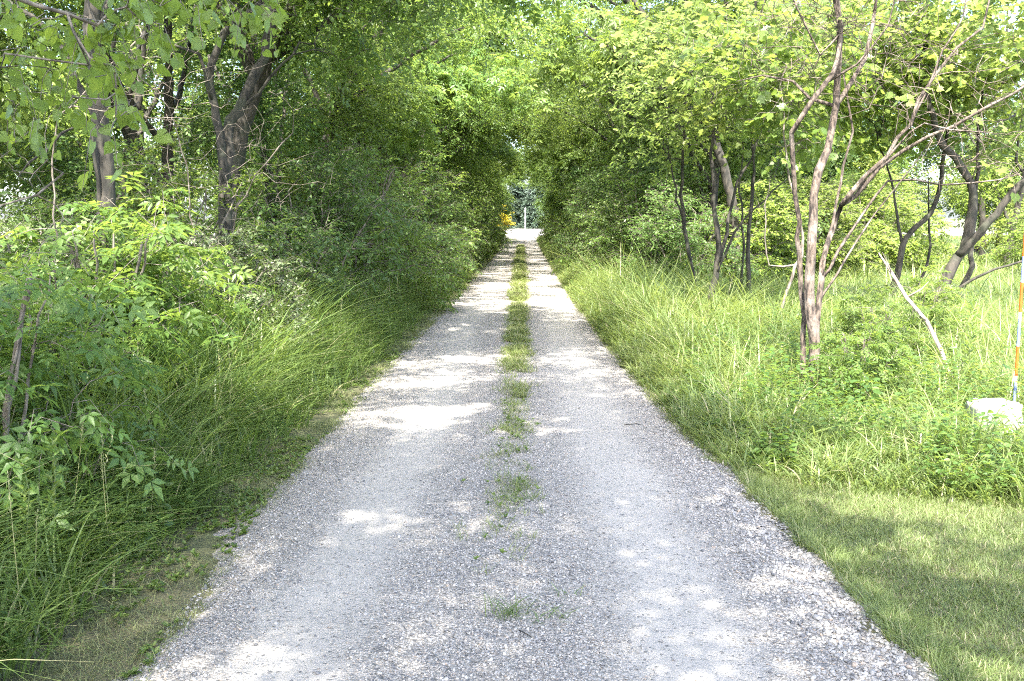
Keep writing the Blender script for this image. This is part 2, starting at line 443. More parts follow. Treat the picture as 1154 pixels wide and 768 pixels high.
# gravel lane
m, nt, out = mat('crushed stone gravel'); L = nt.links
tc = N(nt, 'ShaderNodeTexCoord'); sx = N(nt, 'ShaderNodeSeparateXYZ'); L.new(tc.outputs['Object'], sx.inputs[0])
vo = N(nt, 'ShaderNodeTexVoronoi'); vo.inputs['Scale'].default_value = 88; vo.inputs['Randomness'].default_value = 1
nw = N(nt, 'ShaderNodeTexNoise'); nw.inputs['Scale'].default_value = 60; nw.inputs['Detail'].default_value = 2; L.new(tc.outputs['Object'], nw.inputs['Vector'])
va = N(nt, 'ShaderNodeVectorMath', operation='MULTIPLY_ADD'); va.inputs[1].default_value = (.014, .014, .014)
L.new(nw.outputs['Color'], va.inputs[0]); L.new(tc.outputs['Object'], va.inputs[2]); L.new(va.outputs[0], vo.inputs['Vector'])
sep = N(nt, 'ShaderNodeSeparateColor'); L.new(vo.outputs['Color'], sep.inputs[0])
stone = ramp(nt, [(0, (.085, .083, .082)), (.12, (.155, .15, .146)), (.3, (.225, .216, .205)), (.6, (.285, .274, .26)), (.93, (.37, .35, .33)), (1, (.32, .25, .19))], sep.outputs[0])
edge = ramp(nt, [(.0, (1, 1, 1)), (.6, (.93, .93, .93)), (1.0, (.5, .5, .51))], None)
md = N(nt, 'ShaderNodeMath', operation='MULTIPLY'); md.inputs[1].default_value = 1.35; L.new(vo.outputs['Distance'], md.inputs[0]); L.new(md.outputs[0], edge.inputs[0])
stone_c = mixc(nt, stone.outputs[0], edge.outputs[0], 1., 'MULTIPLY')
nd = N(nt, 'ShaderNodeTexNoise'); nd.inputs['Scale'].default_value = 130; nd.inputs['Detail'].default_value = 6; L.new(tc.outputs['Object'], nd.inputs['Vector'])
dust = ramp(nt, [(.3, (.20, .193, .182)), (.7, (.30, .288, .273))], nd.outputs[0])
# tracks: worn to dust where wheels run (attribute 'wear')
at = N(nt, 'ShaderNodeAttribute', attribute_name='rnd')
nb_ = N(nt, 'ShaderNodeTexNoise'); nb_.inputs['Scale'].default_value = 3.2; nb_.inputs['Detail'].default_value = 7; nb_.inputs['Roughness'].default_value = .65; L.new(tc.outputs['Object'], nb_.inputs['Vector'])
ad = N(nt, 'ShaderNodeMath', operation='ADD'); L.new(at.outputs['Fac'], ad.inputs[0]); L.new(nb_.outputs[0], ad.inputs[1])
wr = ramp(nt, [(.50, (.12, .12, .12)), (.86, (.9, .9, .9))]); hv = N(nt, 'ShaderNodeMath', operation='MULTIPLY'); hv.inputs[1].default_value = .72; L.new(ad.outputs[0], hv.inputs[0]); L.new(hv.outputs[0], wr.inputs[0])
# single dark stones stay on the dust
spk = N(nt, 'ShaderNodeMath', operation='LESS_THAN'); spk.inputs[1].default_value = .10; L.new(sep.outputs[1], spk.inputs[0])
wk = N(nt, 'ShaderNodeMath', operation='MULTIPLY_ADD'); wk.inputs[1].default_value = -.85; wk.inputs[2].default_value = 1; L.new(spk.outputs[0], wk.inputs[0])
wf = N(nt, 'ShaderNodeMath', operation='MULTIPLY'); L.new(wr.outputs[0], wf.inputs[0]); L.new(wk.outputs[0], wf.inputs[1])
col = mixc(nt, stone_c, dust.outputs[0], wf.outputs[0])
big = ramp(nt, [(.3, (1.0, .97, .915)), (.7, (1.18, 1.135, 1.06))]); nbg = N(nt, 'ShaderNodeTexNoise'); nbg.inputs['Scale'].default_value = .9; nbg.inputs['Detail'].default_value = 5; L.new(tc.outputs['Object'], nbg.inputs['Vector']); L.new(nbg.outputs[0], big.inputs[0])
col = mixc(nt, col, big.outputs[0], 1., 'MULTIPLY')
pb = N(nt, 'ShaderNodeBsdfPrincipled'); L.new(col, pb.inputs['Base Color']); pb.inputs['Roughness'].default_value = .9
inv = N(nt, 'ShaderNodeMath', operation='SUBTRACT'); inv.inputs[0].default_value = 1; L.new(md.outputs[0], inv.inputs[1])
iw = N(nt, 'ShaderNodeMath', operation='SUBTRACT'); iw.inputs[0].default_value = 1.08; L.new(wf.outputs[0], iw.inputs[1])
hh = N(nt, 'ShaderNodeMath', operation='MULTIPLY'); L.new(inv.outputs[0], hh.inputs[0]); L.new(iw.outputs[0], hh.inputs[1])
bp = N(nt, 'ShaderNodeBump'); bp.inputs['Strength'].default_value = .9; bp.inputs['Distance'].default_value = .009; L.new(hh.outputs[0], bp.inputs['Height']); L.new(bp.outputs[0], pb.inputs['Normal'])
L.new(pb.outputs[0], out.inputs[0]); M['gravel'] = m

def wear(x, y):
    lt = np.exp(-((x + .82 + .05 * np.sin(y * .5)) / .30) ** 2) * .78; rt = np.exp(-((x - .62 - .04 * np.sin(y * .37)) / .34) ** 2) * .85
    return np.maximum(lt, rt) + .15 * (fbm(x, y, 1.1, 21) - .5)
def road_z(x, y):
    return np.maximum(road_raw(x, y), gz(x, y)) if np.ndim(x) else max(float(road_raw(x, y)), float(gz(x, y)))
def road_raw(x, y):
    el, er = edge_l(y), edge_r(y); mid = (el + er) / 2; hw = (er - el) / 2
    e = np.abs(x - mid) / hw + .22 * (fbm(x * 1.5, y, 1.7, 31) - .5) + .09 * (fbm(x, y, 8, 37) - .5)
    z = .028 - .06 * np.clip(e - .9, 0, 1) / .16 * .5
    return z + .010 * (fbm(x, y, 1.6, 41) - .5) - .010 * np.clip(wear(x, y), 0, 1) + .005 * (vnoise(x, y, 24, 43) - .5)
us = np.linspace(-1.18, 1.18, 110)
ys = np.concatenate([np.arange(-4, 1, .4), np.arange(1, 12, .035), np.arange(12, 30, .12), np.arange(30, 70, .6), np.arange(70, 150, 3)])
U, Y = np.meshgrid(us, ys); el, er = edge_l(Y), edge_r(Y); X = (el + er) / 2 + U * (er - el) / 2
V = np.stack([X, Y, road_raw(X, Y)], -1).reshape(-1, 3); nx = len(us)
i = (np.arange(len(ys) - 1)[:, None] * nx + np.arange(nx - 1)[None]).ravel()
tag(link('gravel_road', np_mesh('gravel_road', V, np.stack([i, i + 1, i + nx + 1, i + nx], -1), M['gravel'], {'rnd': wear(X, Y).ravel()}, True)),
    'pale blue grey gravel lane with two worn wheel tracks', 'road', kind='structure')
# crossing road far off, open to the sun
m_ = plain('bleached asphalt', (.30, .275, .265), .9)
V, F = grid(np.linspace(-60, 60, 30), np.linspace(92, 122, 12), lambda x, y: .045 + .01 * (fbm(x, y, .3, 4) - .5))
tag(link('crossing_road', np_mesh('crossing_road', V, F, m_, None, True)), 'sunlit pale road crossing the far end of the lane', 'road', kind='structure')

# loose stones
def stones(n, samp, smin, smax, seed, name, lab, zf):
    rg = np.random.default_rng(seed)
    t = (1 + 5 ** .5) / 2
    I = np.array([(-1, t, 0), (1, t, 0), (-1, -t, 0), (1, -t, 0), (0, -1, t), (0, 1, t), (0, -1, -t), (0, 1, -t), (t, 0, -1), (t, 0, 1), (-t, 0, -1), (-t, 0, 1)], float) / 1.9
    IF = np.array([(0, 11, 5), (0, 5, 1), (0, 1, 7), (0, 7, 10), (0, 10, 11), (1, 5, 9), (5, 11, 4), (11, 10, 2), (10, 7, 6), (7, 1, 8), (3, 9, 4), (3, 4, 2), (3, 2, 6), (3, 6, 8), (3, 8, 9), (4, 9, 5), (2, 4, 11), (6, 2, 10), (8, 6, 7), (9, 8, 1)])
    x, y = samp(rg, n); n = len(x)
    s = (smin + (smax - smin) * rg.random(n) ** 2.2) * (1 + .55 * np.clip((x - .85) / .4, 0, 1))
    V = I[None] * (1 + .28 * rg.normal(size=(n, 12, 1)).clip(-1.3, 1.3)) * (s[:, None] * np.stack([rg.uniform(.7, 1.3, n), rg.uniform(.7, 1.2, n), rg.uniform(.45, .8, n)], 1))[:, None] * .5
    a = rg.random(n) * 2 * pi; c, q = np.cos(a)[:, None], np.sin(a)[:, None]
    tl = rg.normal(size=(n, 2)) * .3
    Vx = V[..., 0] * c - V[..., 1] * q; Vy = V[..., 0] * q + V[..., 1] * c
    Vz = V[..., 2] + Vx * tl[:, :1] + Vy * tl[:, 1:]
    V = np.stack([Vx + x[:, None], Vy + y[:, None], Vz + (zf(x, y) + s * .12)[:, None]], -1).reshape(-1, 3)
    F = (IF[None] + (np.arange(n) * 12)[:, None, None]).reshape(-1, 3)
    return tag(link(name, np_mesh(name, V, F, M['stone'], {'rnd': np.repeat(rg.random(n), 12)})), lab, 'gravel', kind='stuff')
m, nt, out = mat('loose stone'); L = nt.links
at = N(nt, 'ShaderNodeAttribute', attribute_name='rnd')
cr = ramp(nt, [(0, (.075, .076, .08)), (.15, (.15, .147, .145)), (.4, (.225, .215, .2)), (.75, (.29, .277, .258)), (.94, (.38, .358, .33)), (1, (.27, .21, .16))], at.outputs['Fac'])
pb = N(nt, 'ShaderNodeBsdfPrincipled'); L.new(cr.outputs[0], pb.inputs['Base Color']); pb.inputs['Roughness'].default_value = .8; L.new(pb.outputs[0], out.inputs[0]); M['stone'] = m
def samp_road(rg, n):
    y = 2.2 + 15 * rg.random(n) ** 1.9; el, er = edge_l(y), edge_r(y)
    x = el - .06 + (er - el + .24) * rg.random(n)
    w = wear(x, y); dens = np.clip(1.05 - 1.35 * w, .05, 1) * (.35 + .9 * fbm(x, y, 1.3, 77))
    k = rg.random(n) < dens; return x[k], y[k]
stones(190000, samp_road, .005, .0165, 3, 'loose_gravel', 'loose blue grey crushed stones lying on the lane', road_z)

# ------------------------------------------------------------------ grass
FAN = None; HF = []
def blades(x, y, h, w, rg, bend=.5, rnd=None, zf=None, seg=3, lean=.35, stand=0., fan=None):
    n = len(x); a = rg.random(n) * 2 * pi if fan is None else fan
    dirv = np.stack([np.cos(a), np.sin(a)], 1)
    side = np.stack([-np.sin(a + rg.normal(size=n) * .5), np.cos(a)], 1)
    b = bend * rg.uniform(.2, 1.6, n)
    z0 = zf(x, y) if zf is not None else np.zeros(n)
    t = np.linspace(0, 1, seg + 1); Vs = []
    for k, tt in enumerate(t):
        out_ = (lean * tt + b * tt ** 2.2) * h; up_ = h * (tt - .38 * np.minimum(b, 1.5) * tt ** 2.6)
        cx = x + dirv[:, 0] * out_; cyy = y + dirv[:, 1] * out_; cz = z0 + up_
        ww = w * (1 - .25 * (1 - tt)) * (1 - tt ** 2.5) if k < seg else w * 0
        if k < seg:
            Vs.append(np.stack([cx - side[:, 0] * ww / 2, cyy - side[:, 1] * ww / 2, cz], 1)); Vs.append(np.stack([cx + side[:, 0] * ww / 2, cyy + side[:, 1] * ww / 2, cz], 1))
        else: Vs.append(np.stack([cx, cyy, cz], 1))
    V = np.stack(Vs, 1); k = V.shape[1]
    f = []
    for s_ in range(seg - 1): f += [(2 * s_, 2 * s_ + 1, 2 * s_ + 3), (2 * s_, 2 * s_ + 3, 2 * s_ + 2)]
    f.append((2 * seg - 2, 2 * seg - 1, 2 * seg))
    F = (np.array(f)[None] + (np.arange(n) * k)[:, None, None]).reshape(-1, 3)
    if rnd is None: rnd = np.clip(.6 * rg.random(n) + .4 * fbm(x, y, 1.7, 5), 0, .96)
    return V.reshape(-1, 3), F, np.repeat(rnd, k)
def tufts(n, per, samp, rg, sig):
    global FAN
    x, y = samp(rg, n); dx = rg.normal(size=len(x) * per) * sig; dy = rg.normal(size=len(x) * per) * sig
    FAN = np.arctan2(dy, dx) + rg.normal(size=len(dx)) * .5; HF.clear(); HF.append(np.repeat(rg.lognormal(0, .28, len(x)), per))
    HF.append(np.repeat(rg.random(len(x)), per))
    return np.repeat(x, per) + dx, np.repeat(y, per) + dy
def rnd_mix(x, y, rg, dead=.02, b=0., tf=None):
    r = np.clip(.42 * rg.random(len(x)) + .30 * (rg.random(len(x)) if tf is None else tf) + .5 * (fbm(x, y, 1.3, 5) - .2) + b, 0, .96)
    return np.where(rg.random(len(x)) < dead, .99, r)
# left verge: arching tall grass
rg = np.random.default_rng(21); B = Buf()
def left_zone(y0, y1, n, per, h0, h1, w, sig=.05, seg=3):
    def samp(r, k):
        y = y0 + (y1 - y0) * r.random(k); wid = np.interp(y, [2, 5, 10, 25, 60, 95], [2.6, 2.2, 1.7, 1.2, .7, .5])
        u = r.random(k) ** .8; x = edge_l(y) - .22 * np.interp(y, [3, 10, 30], [2.2, 1.2, .5]) - wid * u
        return x, y
    x, y = tufts(n, per, samp, rg, sig)
    d = np.clip((edge_l(y) - .12 - x) / .9, 0, 1)
    h = (h0 + (h1 - h0) * d) * rg.uniform(.45, 1.15, len(x)) * (.6 + .75 * fbm(x, y, 1.1, 8))
    keep = (d > .02) & (rg.random(len(x)) < .25 + d * 1.2)
    h = h * HF[0]; x, y, h = x[keep], y[keep], h[keep]
    V, F, a = blades(x, y, h, w * rg.uniform(.4, 1.5, len(x)), rg, .85, rnd_mix(x, y, rg, .06, .04, HF[1][keep]), gz, seg, .2, fan=FAN[keep]); B.add(V, F, a)
left_zone(1.5, 7, 2700, 13, .12, .60, .0125, .045, 5)
left_zone(7, 14, 2200, 13, .14, .75, .0145, .05, 4)
left_zone(14, 30, 2600, 12, .15, .7, .016, .07)
left_zone(30, 60, 1800, 10, .2, .7, .03, .09)
left_zone(60, 98, 900, 9, .2, .8, .05, .12)
left_zone(1.8, 8, 420, 9, .3, .95, .013, .03, 6)
left_zone(8, 16, 420, 9, .3, .95, .015, .035, 5)
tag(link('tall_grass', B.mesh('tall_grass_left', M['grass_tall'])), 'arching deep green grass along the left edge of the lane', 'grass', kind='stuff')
# right bank: tall meadow grass behind the mown lawn
def lawn_edge(x): return np.interp(x, [1.2, 1.5, 2.0, 2.9, 5, 9], [7.2, 6.5, 6.05, 5.75, 5.4, 5.0])
B = Buf(); rg = np.random.default_rng(33)
def right_zone(y0, y1, x1, n, per, h0, h1, w, sig=.05, seg=3, seed=0):
    def samp(r, k):
        y = y0 + (y1 - y0) * r.random(k); x = edge_r(y) + .05 + (x1 - edge_r(y)) * r.random(k) ** 1.15
        kk = y > lawn_edge(x) + .06 * np.sin(x * 9) ; return x[kk], y[kk]
    x, y = tufts(n, per, samp, rg, sig)
    d = np.clip((x - edge_r(y)) / .7, 0, 1) * np.clip((y - lawn_edge(x)) / 1.3 + .22, 0, 1)
    h = (h0 + (h1 - h0) * d) * rg.uniform(.45, 1.15, len(x)) * (.6 + .75 * fbm(x, y, .9, 18))
    h = h * (1 - .55 * np.exp(-(((x - 2.45) / .5) ** 2 + ((y - 7.8) / 1.3) ** 2))); h = h * (1 - .35 * np.exp(-((x - 3.45) ** 2 + (y - 6.8) ** 2) / .35))
    V, F, a = blades(x, y, h * HF[0], w * rg.uniform(.4, 1.5, len(x)), rg, .75, rnd_mix(x, y, rg, .05, 0, HF[1]), gz, seg, .3, fan=FAN); B.add(V, F, a)
right_zone(5, 10, 5.5, 3600, 14, .09, .38, .0115, .04, 5)
right_zone(5, 12, 6.5, 600, 9, .15, .46, .013, .03, 6)
right_zone(10, 16, 8.5, 5400, 12, .10, .50, .016, .055, 4)
right_zone(16, 32, 13, 6500, 10, .12, .48, .024, .08)
right_zone(11, 27, 3.6, 1700, 12, .15, .72, .02, .06, 4)
right_zone(32, 75, 4.0, 1500, 10, .15, .7, .04, .1)
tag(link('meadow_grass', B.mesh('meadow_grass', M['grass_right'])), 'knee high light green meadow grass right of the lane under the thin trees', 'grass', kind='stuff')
B = Buf()
x = rg.uniform(2, 60, 60000); y = rg.uniform(30, 75, 60000); kk = x > 3 + (y - 30) * .03; x, y = x[kk], y[kk]
V, F, a = blades(x, y, rg.uniform(.25, .6, len(x)), np.full(len(x), .07), rg, .6, np.clip(rnd_mix(x, y, rg, .02, .2), 0, 1), gz, 2); B.add(V, F, a)
tag(link('field_grass', B.mesh('field_grass', M['grass_right'])), 'open sunlit field of pale grass beyond the thin trees', 'grass', kind='stuff')
# mown lawn
B = Buf(); rg = np.random.default_rng(44)
n = 260000; y = 2.0 + 5.4 * rg.random(n) ** 1.15; x = edge_r(y) + .0 + (4.6) * rg.random(n) ** 1.2
k = (y < lawn_edge(x) + .25) & (x > edge_r(y) + .03 + .12 * fbm(x, y, 5, 61)) & (x < .62 * y + 1.2); x, y = x[k], y[k]
h = .042 * rg.uniform(.5, 1.3, len(x)) * (.7 + .6 * fbm(x, y, 2.3, 62)) * (1 + 1.2 * np.exp(-((x - edge_r(y) - .12) / .1) ** 2))
V, F, a = blades(x, y, h, np.full(len(x), .0034) * rg.uniform(.7, 1.3, len(x)), rg, .6, rnd_mix(x, y, rg, .06), gz, 2, .45); B.add(V, F, a)
tag(link('lawn', B.mesh('lawn', M['grass_lawn'])), 'short mown lawn right of the gravel, partly in shade', 'lawn', kind='stuff')
# centre strip
B = Buf(); rg = np.random.default_rng(55)
def strip_samp(y0, y1):
    def f(r, k):
        y = y0 + (y1 - y0) * r.random(k); x = -.06 + r.normal(size=k) * np.interp(y, [3, 8, 13, 45], [.12, .075, .075, .095])
        dens = np.interp(y, [3, 4.4, 5.6, 7, 8.6, 10.6, 11.3, 13.5, 17, 25, 48, 62], [.04, .08, .28, .5, .4, .2, .5, .9, .6, .85, .9, .0])
        dens = dens * np.clip((fbm(x, y, 2.3, 91) - .34) * 6, 0.18, 1.3)
        kk = r.random(k) < dens; return x[kk], y[kk]
    return f
for (y0, y1, n, per, hh_, w) in ((3, 9, 800, 9, .07, .004), (9, 20, 2600, 8, .10, .007), (20, 60, 3200, 7, .13, .02)):
    x, y = tufts(n, per, strip_samp(y0, y1), rg, .022)
    V, F, a = blades(x, y, hh_ * rg.uniform(.4, 1.2, len(x)), w * rg.uniform(.7, 1.3, len(x)), rg, .8, rnd_mix(x, y, rg, .08), road_z, 2 if y0 > 3 else 3, .6); B.add(V, F, a)
tag(link('centre_grass', B.mesh('centre_grass', M['grass_centre'])), 'sparse grass strip growing between the two wheel tracks', 'grass', kind='stuff')
# thin dry fringe along both edges
B = Buf(); rg = np.random.default_rng(66)
for sgn in (-1, 1):
    for (y0, y1, n, w, h_) in ((2, 9, 15000, .003, .05), (9, 25, 14000, .006, .07), (25, 70, 7000, .02, .09)):
        y = y0 + (y1 - y0) * rg.random(n); e = edge_l(y) if sgn < 0 else edge_r(y)
        wd = (.42 if sgn < 0 else .13) * np.interp(y, [3, 12, 30], [1.25, 1, .6])
        x = e + sgn * (-.05 + wd * rg.random(n)); kk = fbm(x, y, 3, 71) + .25 * rg.random(n) > .55; x, y = x[kk], y[kk]
        if sgn > 0: kk = y > 6.2; x, y = x[kk], y[kk]
        V, F, a = blades(x, y, h_ * rg.uniform(.3, 1.2, len(x)), w * rg.uniform(.7, 1.3, len(x)), rg, .9, None, gz, 2, .7); B.add(V, F, a)
tag(link('dry_grass', B.mesh('dry_grass', M['grass_dry'])), 'thin dry yellowish grass fringing the gravel edges', 'grass', kind='stuff')
# low broadleaf ground cover on the left margin and in the centre
B = Buf(); rg = np.random.default_rng(77)
n = 5200; y = 2.2 + 12 * rg.random(n) ** 1.3; x = edge_l(y) - .02 - .65 * rg.random(n); kk = fbm(x, y, 2.4, 81) + .22 * (rg.random(n) - .5) > .50; x, y = x[kk], y[kk]
x2, y2 = strip_samp(3.2, 9)(rg, 240); x = np.concatenate([x, x2]); y = np.concatenate([y, y2])
m_ = len(x); k = 7; a = np.repeat(rg.random(m_) * 6, k) + np.tile(np.arange(k) * 2.4, m_)
p = np.stack([np.repeat(x, k), np.repeat(y, k), np.repeat(gz(x, y) + .008, k) + .006 * rg.random(m_ * k) + np.where(np.repeat(np.abs(x) < .8, k), .03, 0)], 1)
d = np.stack([np.cos(a), np.sin(a), rg.uniform(.15, 1.4, m_ * k)], 1); nn = np.stack([-np.cos(a) * .5, -np.sin(a) * .5, np.ones(m_ * k)], 1)
V, F, aa = place_leaves('oval', p, d, nn, rg.uniform(.010, .036, m_ * k), rg.random(m_ * k) * .95); B.add(V, F, aa)
tag(link('ground_cover', B.mesh('ground_cover', M['grass_tall'])), 'low clover and plantain on the bare margin of the lane', 'ground cover', kind='stuff')

# ------------------------------------------------------------------ authored stems of the right glade
def rel(pts, base): return [np.array(p) - np.array(base) for p in pts]
def PX(lst, depth, base): return [np.array(P(a, b, depth + (c[0] if c else 0))) - np.array(base) for a, b, *c in lst]
def authored(name, base_px, depth, stems, bm, ells_px, nclump, tmpl, size, lm, label, group=None, seed=1, cat='tree', **kw):
    b = P(base_px[0], base_px[1], depth); base = Vector((b.x, b.y, 0)); S = []
    for st in stems:
        pts = PX(st[0], depth, base)
        if len(st) < 4 or st[3] is None: pts = [pts[0] * [1, 1, 0] - [0, 0, .05]] + pts
        S.append((pts, st[1], st[2], st[3] if len(st) > 3 else None))
    E = [(np.array(P(px, py, depth + dd)) - np.array(base), r) for px, py, dd, r in ells_px]
    o = plant(name, seed, S, E, nclump, tmpl, size, lm=lm, bm=bm, **kw)
    o.location = base; tag(o, label, cat, group); USED.add(o.name); return o

def undergrowth(name, mtl, lab, spots, seed, size):
    rg = np.random.default_rng(seed); B = Buf(); st = Buf()
    x, y, h = spots(rg); n = len(x); k = 16
    t = rg.random((n, k)) ** .7; a = rg.random((n, k)) * 6.28; ln = rg.normal(size=(n, 2)) * .25
    p = np.stack([x[:, None] + ln[:, :1] * h[:, None] * t + .04 * np.cos(a), y[:, None] + ln[:, 1:] * h[:, None] * t + .04 * np.sin(a), h[:, None] * (.25 + .75 * t)], -1).reshape(-1, 3)
    d = np.stack([np.cos(a), np.sin(a), rg.uniform(-.3, .5, (n, k))], -1).reshape(-1, 3)
    nn = np.tile([0, 0, 1.], (n * k, 1)) + rg.normal(size=(n * k, 3)) * .35
    V, F, q = place_leaves('oval', p, d, nn, np.repeat(size * rg.uniform(.5, 1.4, n), k) * rg.uniform(.7, 1.2, n * k), np.clip(np.repeat(rg.random(n), k) * .6 + .35 * rg.random(n * k), 0, .95)); B.add(V, F, q)
    tag(link(name, B.mesh(name, mtl)), lab, 'undergrowth', kind='stuff')
def seed_heads(name, lab, spots, seed, mtl):
    rg = np.random.default_rng(seed); B = Buf(); x, y, h = spots(rg); n = len(x)
    a = rg.random(n) * 6.28; l = rg.uniform(.05, .3, n); d = np.stack([np.cos(a) * l, np.sin(a) * l, np.ones(n)], 1)
    sd = np.stack([-np.sin(a), np.cos(a), np.zeros(n)], 1) * .0022; b0 = np.stack([x, y, gz(x, y)], 1); tp = b0 + d * h[:, None]
    V = np.stack([b0 - sd, b0 + sd, tp + sd * .5, tp - sd * .5], 1).reshape(-1, 3); F = (np.array([(0, 1, 2, 3)])[None] + (np.arange(n) * 4)[:, None, None]).reshape(-1, 4); B.add(V, F, np.full(len(V), .9))
    k = 18; t = np.tile(np.linspace(.80, 1.03, k), n); ang = rg.random(n * k) * 6.28; p = np.repeat(b0, k, 0) + np.repeat(d * h[:, None], k, 0) * t[:, None]
    dd = np.stack([np.cos(ang) * .55, np.sin(ang) * .55, np.full(n * k, .9)], 1)
    V, F, q = place_leaves('narrow', p, dd, np.tile([.3, .2, 1.], (n * k, 1)) + rg.normal(size=(n * k, 3)) * .4, np.full(n * k, .035) * (1.5 - t), .6 + .36 * rg.random(n * k)); B.add(V, F, q)
    tag(link(name, B.mesh(name, mtl)), lab, 'grass', kind='stuff')
def left_spots(rg):
    y = 2.2 + 18 * rg.random(4300) ** 1.2; x = edge_l(y) - .35 - 1.7 * rg.random(4300) ** .8; kk = fbm(x, y, 1.6, 14) > .47; x, y = x[kk], y[kk]
    return x, y, np.clip((edge_l(y) - x) * .5, .1, .62) * rg.uniform(.5, 1.2, len(x))
def right_spots(rg):
    y = 5.5 + 13 * rg.random(4800) ** 1.5; x = edge_r(y) + .25 + 6 * rg.random(4800) ** 1.1; kk = (fbm(x, y, 1.4, 15) > .46) & (y > lawn_edge(x) + .1); x, y = x[kk], y[kk]
    return x, y, np.clip((x - edge_r(y)) * .5, .1, .42) * rg.uniform(.5, 1.45, len(x)) * np.clip((y - lawn_edge(x)) + .35, .3, 1)
undergrowth('left_undergrowth', M['leaf_deep'], 'broad leaved weeds growing through the grass on the left bank', left_spots, 5, .05)
undergrowth('right_undergrowth', M['leaf_mid'], 'broad leaved weeds growing through the meadow grass on the right', right_spots, 6, .048)
def sh_r(rg):
    n = 620; y = 6.2 + 14 * rg.random(n) ** 1.2; x = edge_r(y) + .3 + 6 * rg.random(n); kk = (y > lawn_edge(x) + .5) & (fbm(x, y, .8, 19) > .42); x, y = x[kk], y[kk]
    return x, y, rg.uniform(.3, .62, len(x))
def sh_l(rg):
    n = 200; y = 3 + 14 * rg.random(n); x = edge_l(y) - .5 - 1.3 * rg.random(n); return x, y, rg.uniform(.4, .8, n)
seed_heads('seeding_grass', 'pale seed heads standing above the meadow grass on the right', sh_r, 8, M['grass_dry'])
seed_heads('seeding_grass', 'pale seed heads above the tall grass on the left bank', sh_l, 9, M['grass_dry'])
authored('sumac_tree', (918, 440), 8.9, [
    ([(918, 440), (916, 400), (914, 350), (911, 320), (912, 290), (916, 250), (917, 220), (925, 190, .05), (936, 150, .1), (943, 118, .1), (946, 60, .0), (944, 0, -.1), (941, -60, -.2)], .06, .017),
    ([(906, 400, .12), (903, 330, .12), (900, 250, .1), (895, 200, 0), (892, 150, -.05)], .03, .022),
    ([(914, 116, -.1), (938, 86, -.1), (947, 40, -.1), (943, 0, -.1), (938, -50, 0)], .026, .012, (1, 1.)),
    ([(928, 300, .15), (938, 262, .25), (948, 236, .3), (965, 222, .3), (990, 190, .2), (1015, 168, .1), (1045, 150, 0), (1075, 141, -.1), (1108, 122, -.2), (1140, 106, -.3), (1165, 90, -.3)], .038, .009, (0, .2)),
    ([(1028, 140, .1), (1034, 112, .1), (1052, 86, .1), (1080, 55, .1), (1108, 32, .1), (1116, -5, .1)], .026, .009, (3, .52)),
    ([(1062, 60, .1), (1085, 20, .2), (1090, -20, .3)], .012, .005, (4, .5)),
    ([(1040, 138, .0), (1070, 146, -.1), (1110, 148, -.1), (1130, 138, -.1)], .014, .005, (3, .6)),
    ([(952, 190, .3), (960, 150, .25), (957, 110, .2), (950, 80, .2)], .018, .009, (3, .25)),
    ([(960, 96, .2), (976, 66, .3), (983, 30, .3), (990, -30, .3)], .026, .012, (0, .72)),
    ([(915, 112, .2), (892, 92, .3), (862, 84, .4), (830, 92, .4)], .02, .006, (0, .7)),
    ([(1000, 207, .3), (1060, 210, .2), (1125, 205, .1), (1150, 196, .1)], .016, .005, (3, .28)),
    ([(985, 240, .3), (1010, 210, .2), (1035, 180, .1), (1055, 150, .1)], .014, .004, (3, .2)),
    ([(925, 60, 0), (905, 30, 0), (890, -10, .1)], .012, .005, (2, .6)),
    ([(935, 95, 0), (965, 72, -.1), (1000, 30, -.1), (1010, -20, -.1)], .012, .005, (2, .3)),
    ], 'bark_pink', [(940, 30, 0, (.9, .5, .6)), (1060, 100, 0, (.9, .5, .5)), (960, -60, 0, (1.4, 1.0, .5)), (1120, 170, 0, (.6, .5, .3))], 330, 'lobed', .085, 'leaf_yellow',
    'pinkish trunk with flaking bark rising from the meadow grass, topped by bare bleached branches', seed=5, per_twig=3, ntw=1, tw_len=.25, bare=.86, tip=.003, arch=.03, thin=.0)

authored('understory_tree', (800, 375), 14.6, [
    ([(798, 375), (800, 340), (808, 300), (812, 280), (808, 258), (803, 212), (802, 175), (806, 120)], .06, .015),
    ([(818, 262, .1), (826, 222, .2), (838, 192, .2), (858, 150, .2), (866, 100, .2)], .035, .01, (0, .35)),
    ([(828, 262, -.1), (850, 236, -.2), (872, 215, -.2), (905, 190, -.2)], .025, .006, (0, .33)),
    ([(845, 345, .5), (842, 285, .5), (846, 230, .5), (850, 180, .5), (846, 110, .5)], .045, .015),
    ([(832, 345, .7), (838, 280, .7), (834, 215, .7), (838, 150, .7)], .025, .01),
    ], 'bark_dark', [(830, 60, .3, (1.7, 1.4, .8)), (850, 120, .2, (1.2, 1.2, .5))], 190, 'lobed', .095, 'leaf_yellow',
    'slim dark forked stems standing in the grass left of the pinkish trunk', 'slim trees in the glade', seed=6, per_twig=5, ntw=3, bare=.15)
authored('understory_tree', (788, 352), 16.5, [
    ([(790, 352), (784, 320), (775, 280), (768, 220), (769, 180), (772, 140), (776, 80)], .045, .012),
    ([(758, 200, .2), (752, 150, .3), (750, 100, .3)], .02, .006, (0, .4)),
    ], 'bark_dark', [(790, 95, 0, (1.6, 1.5, 1.0)), (760, 160, .6, (.9, 1, .5))], 170, 'oval', .10, 'leaf_yellow',
    'thin dark leaning stem under bright yellow green leaves nearest the dense right tree wall', 'slim trees in the glade', seed=7, per_twig=6, ntw=4, bare=.1)
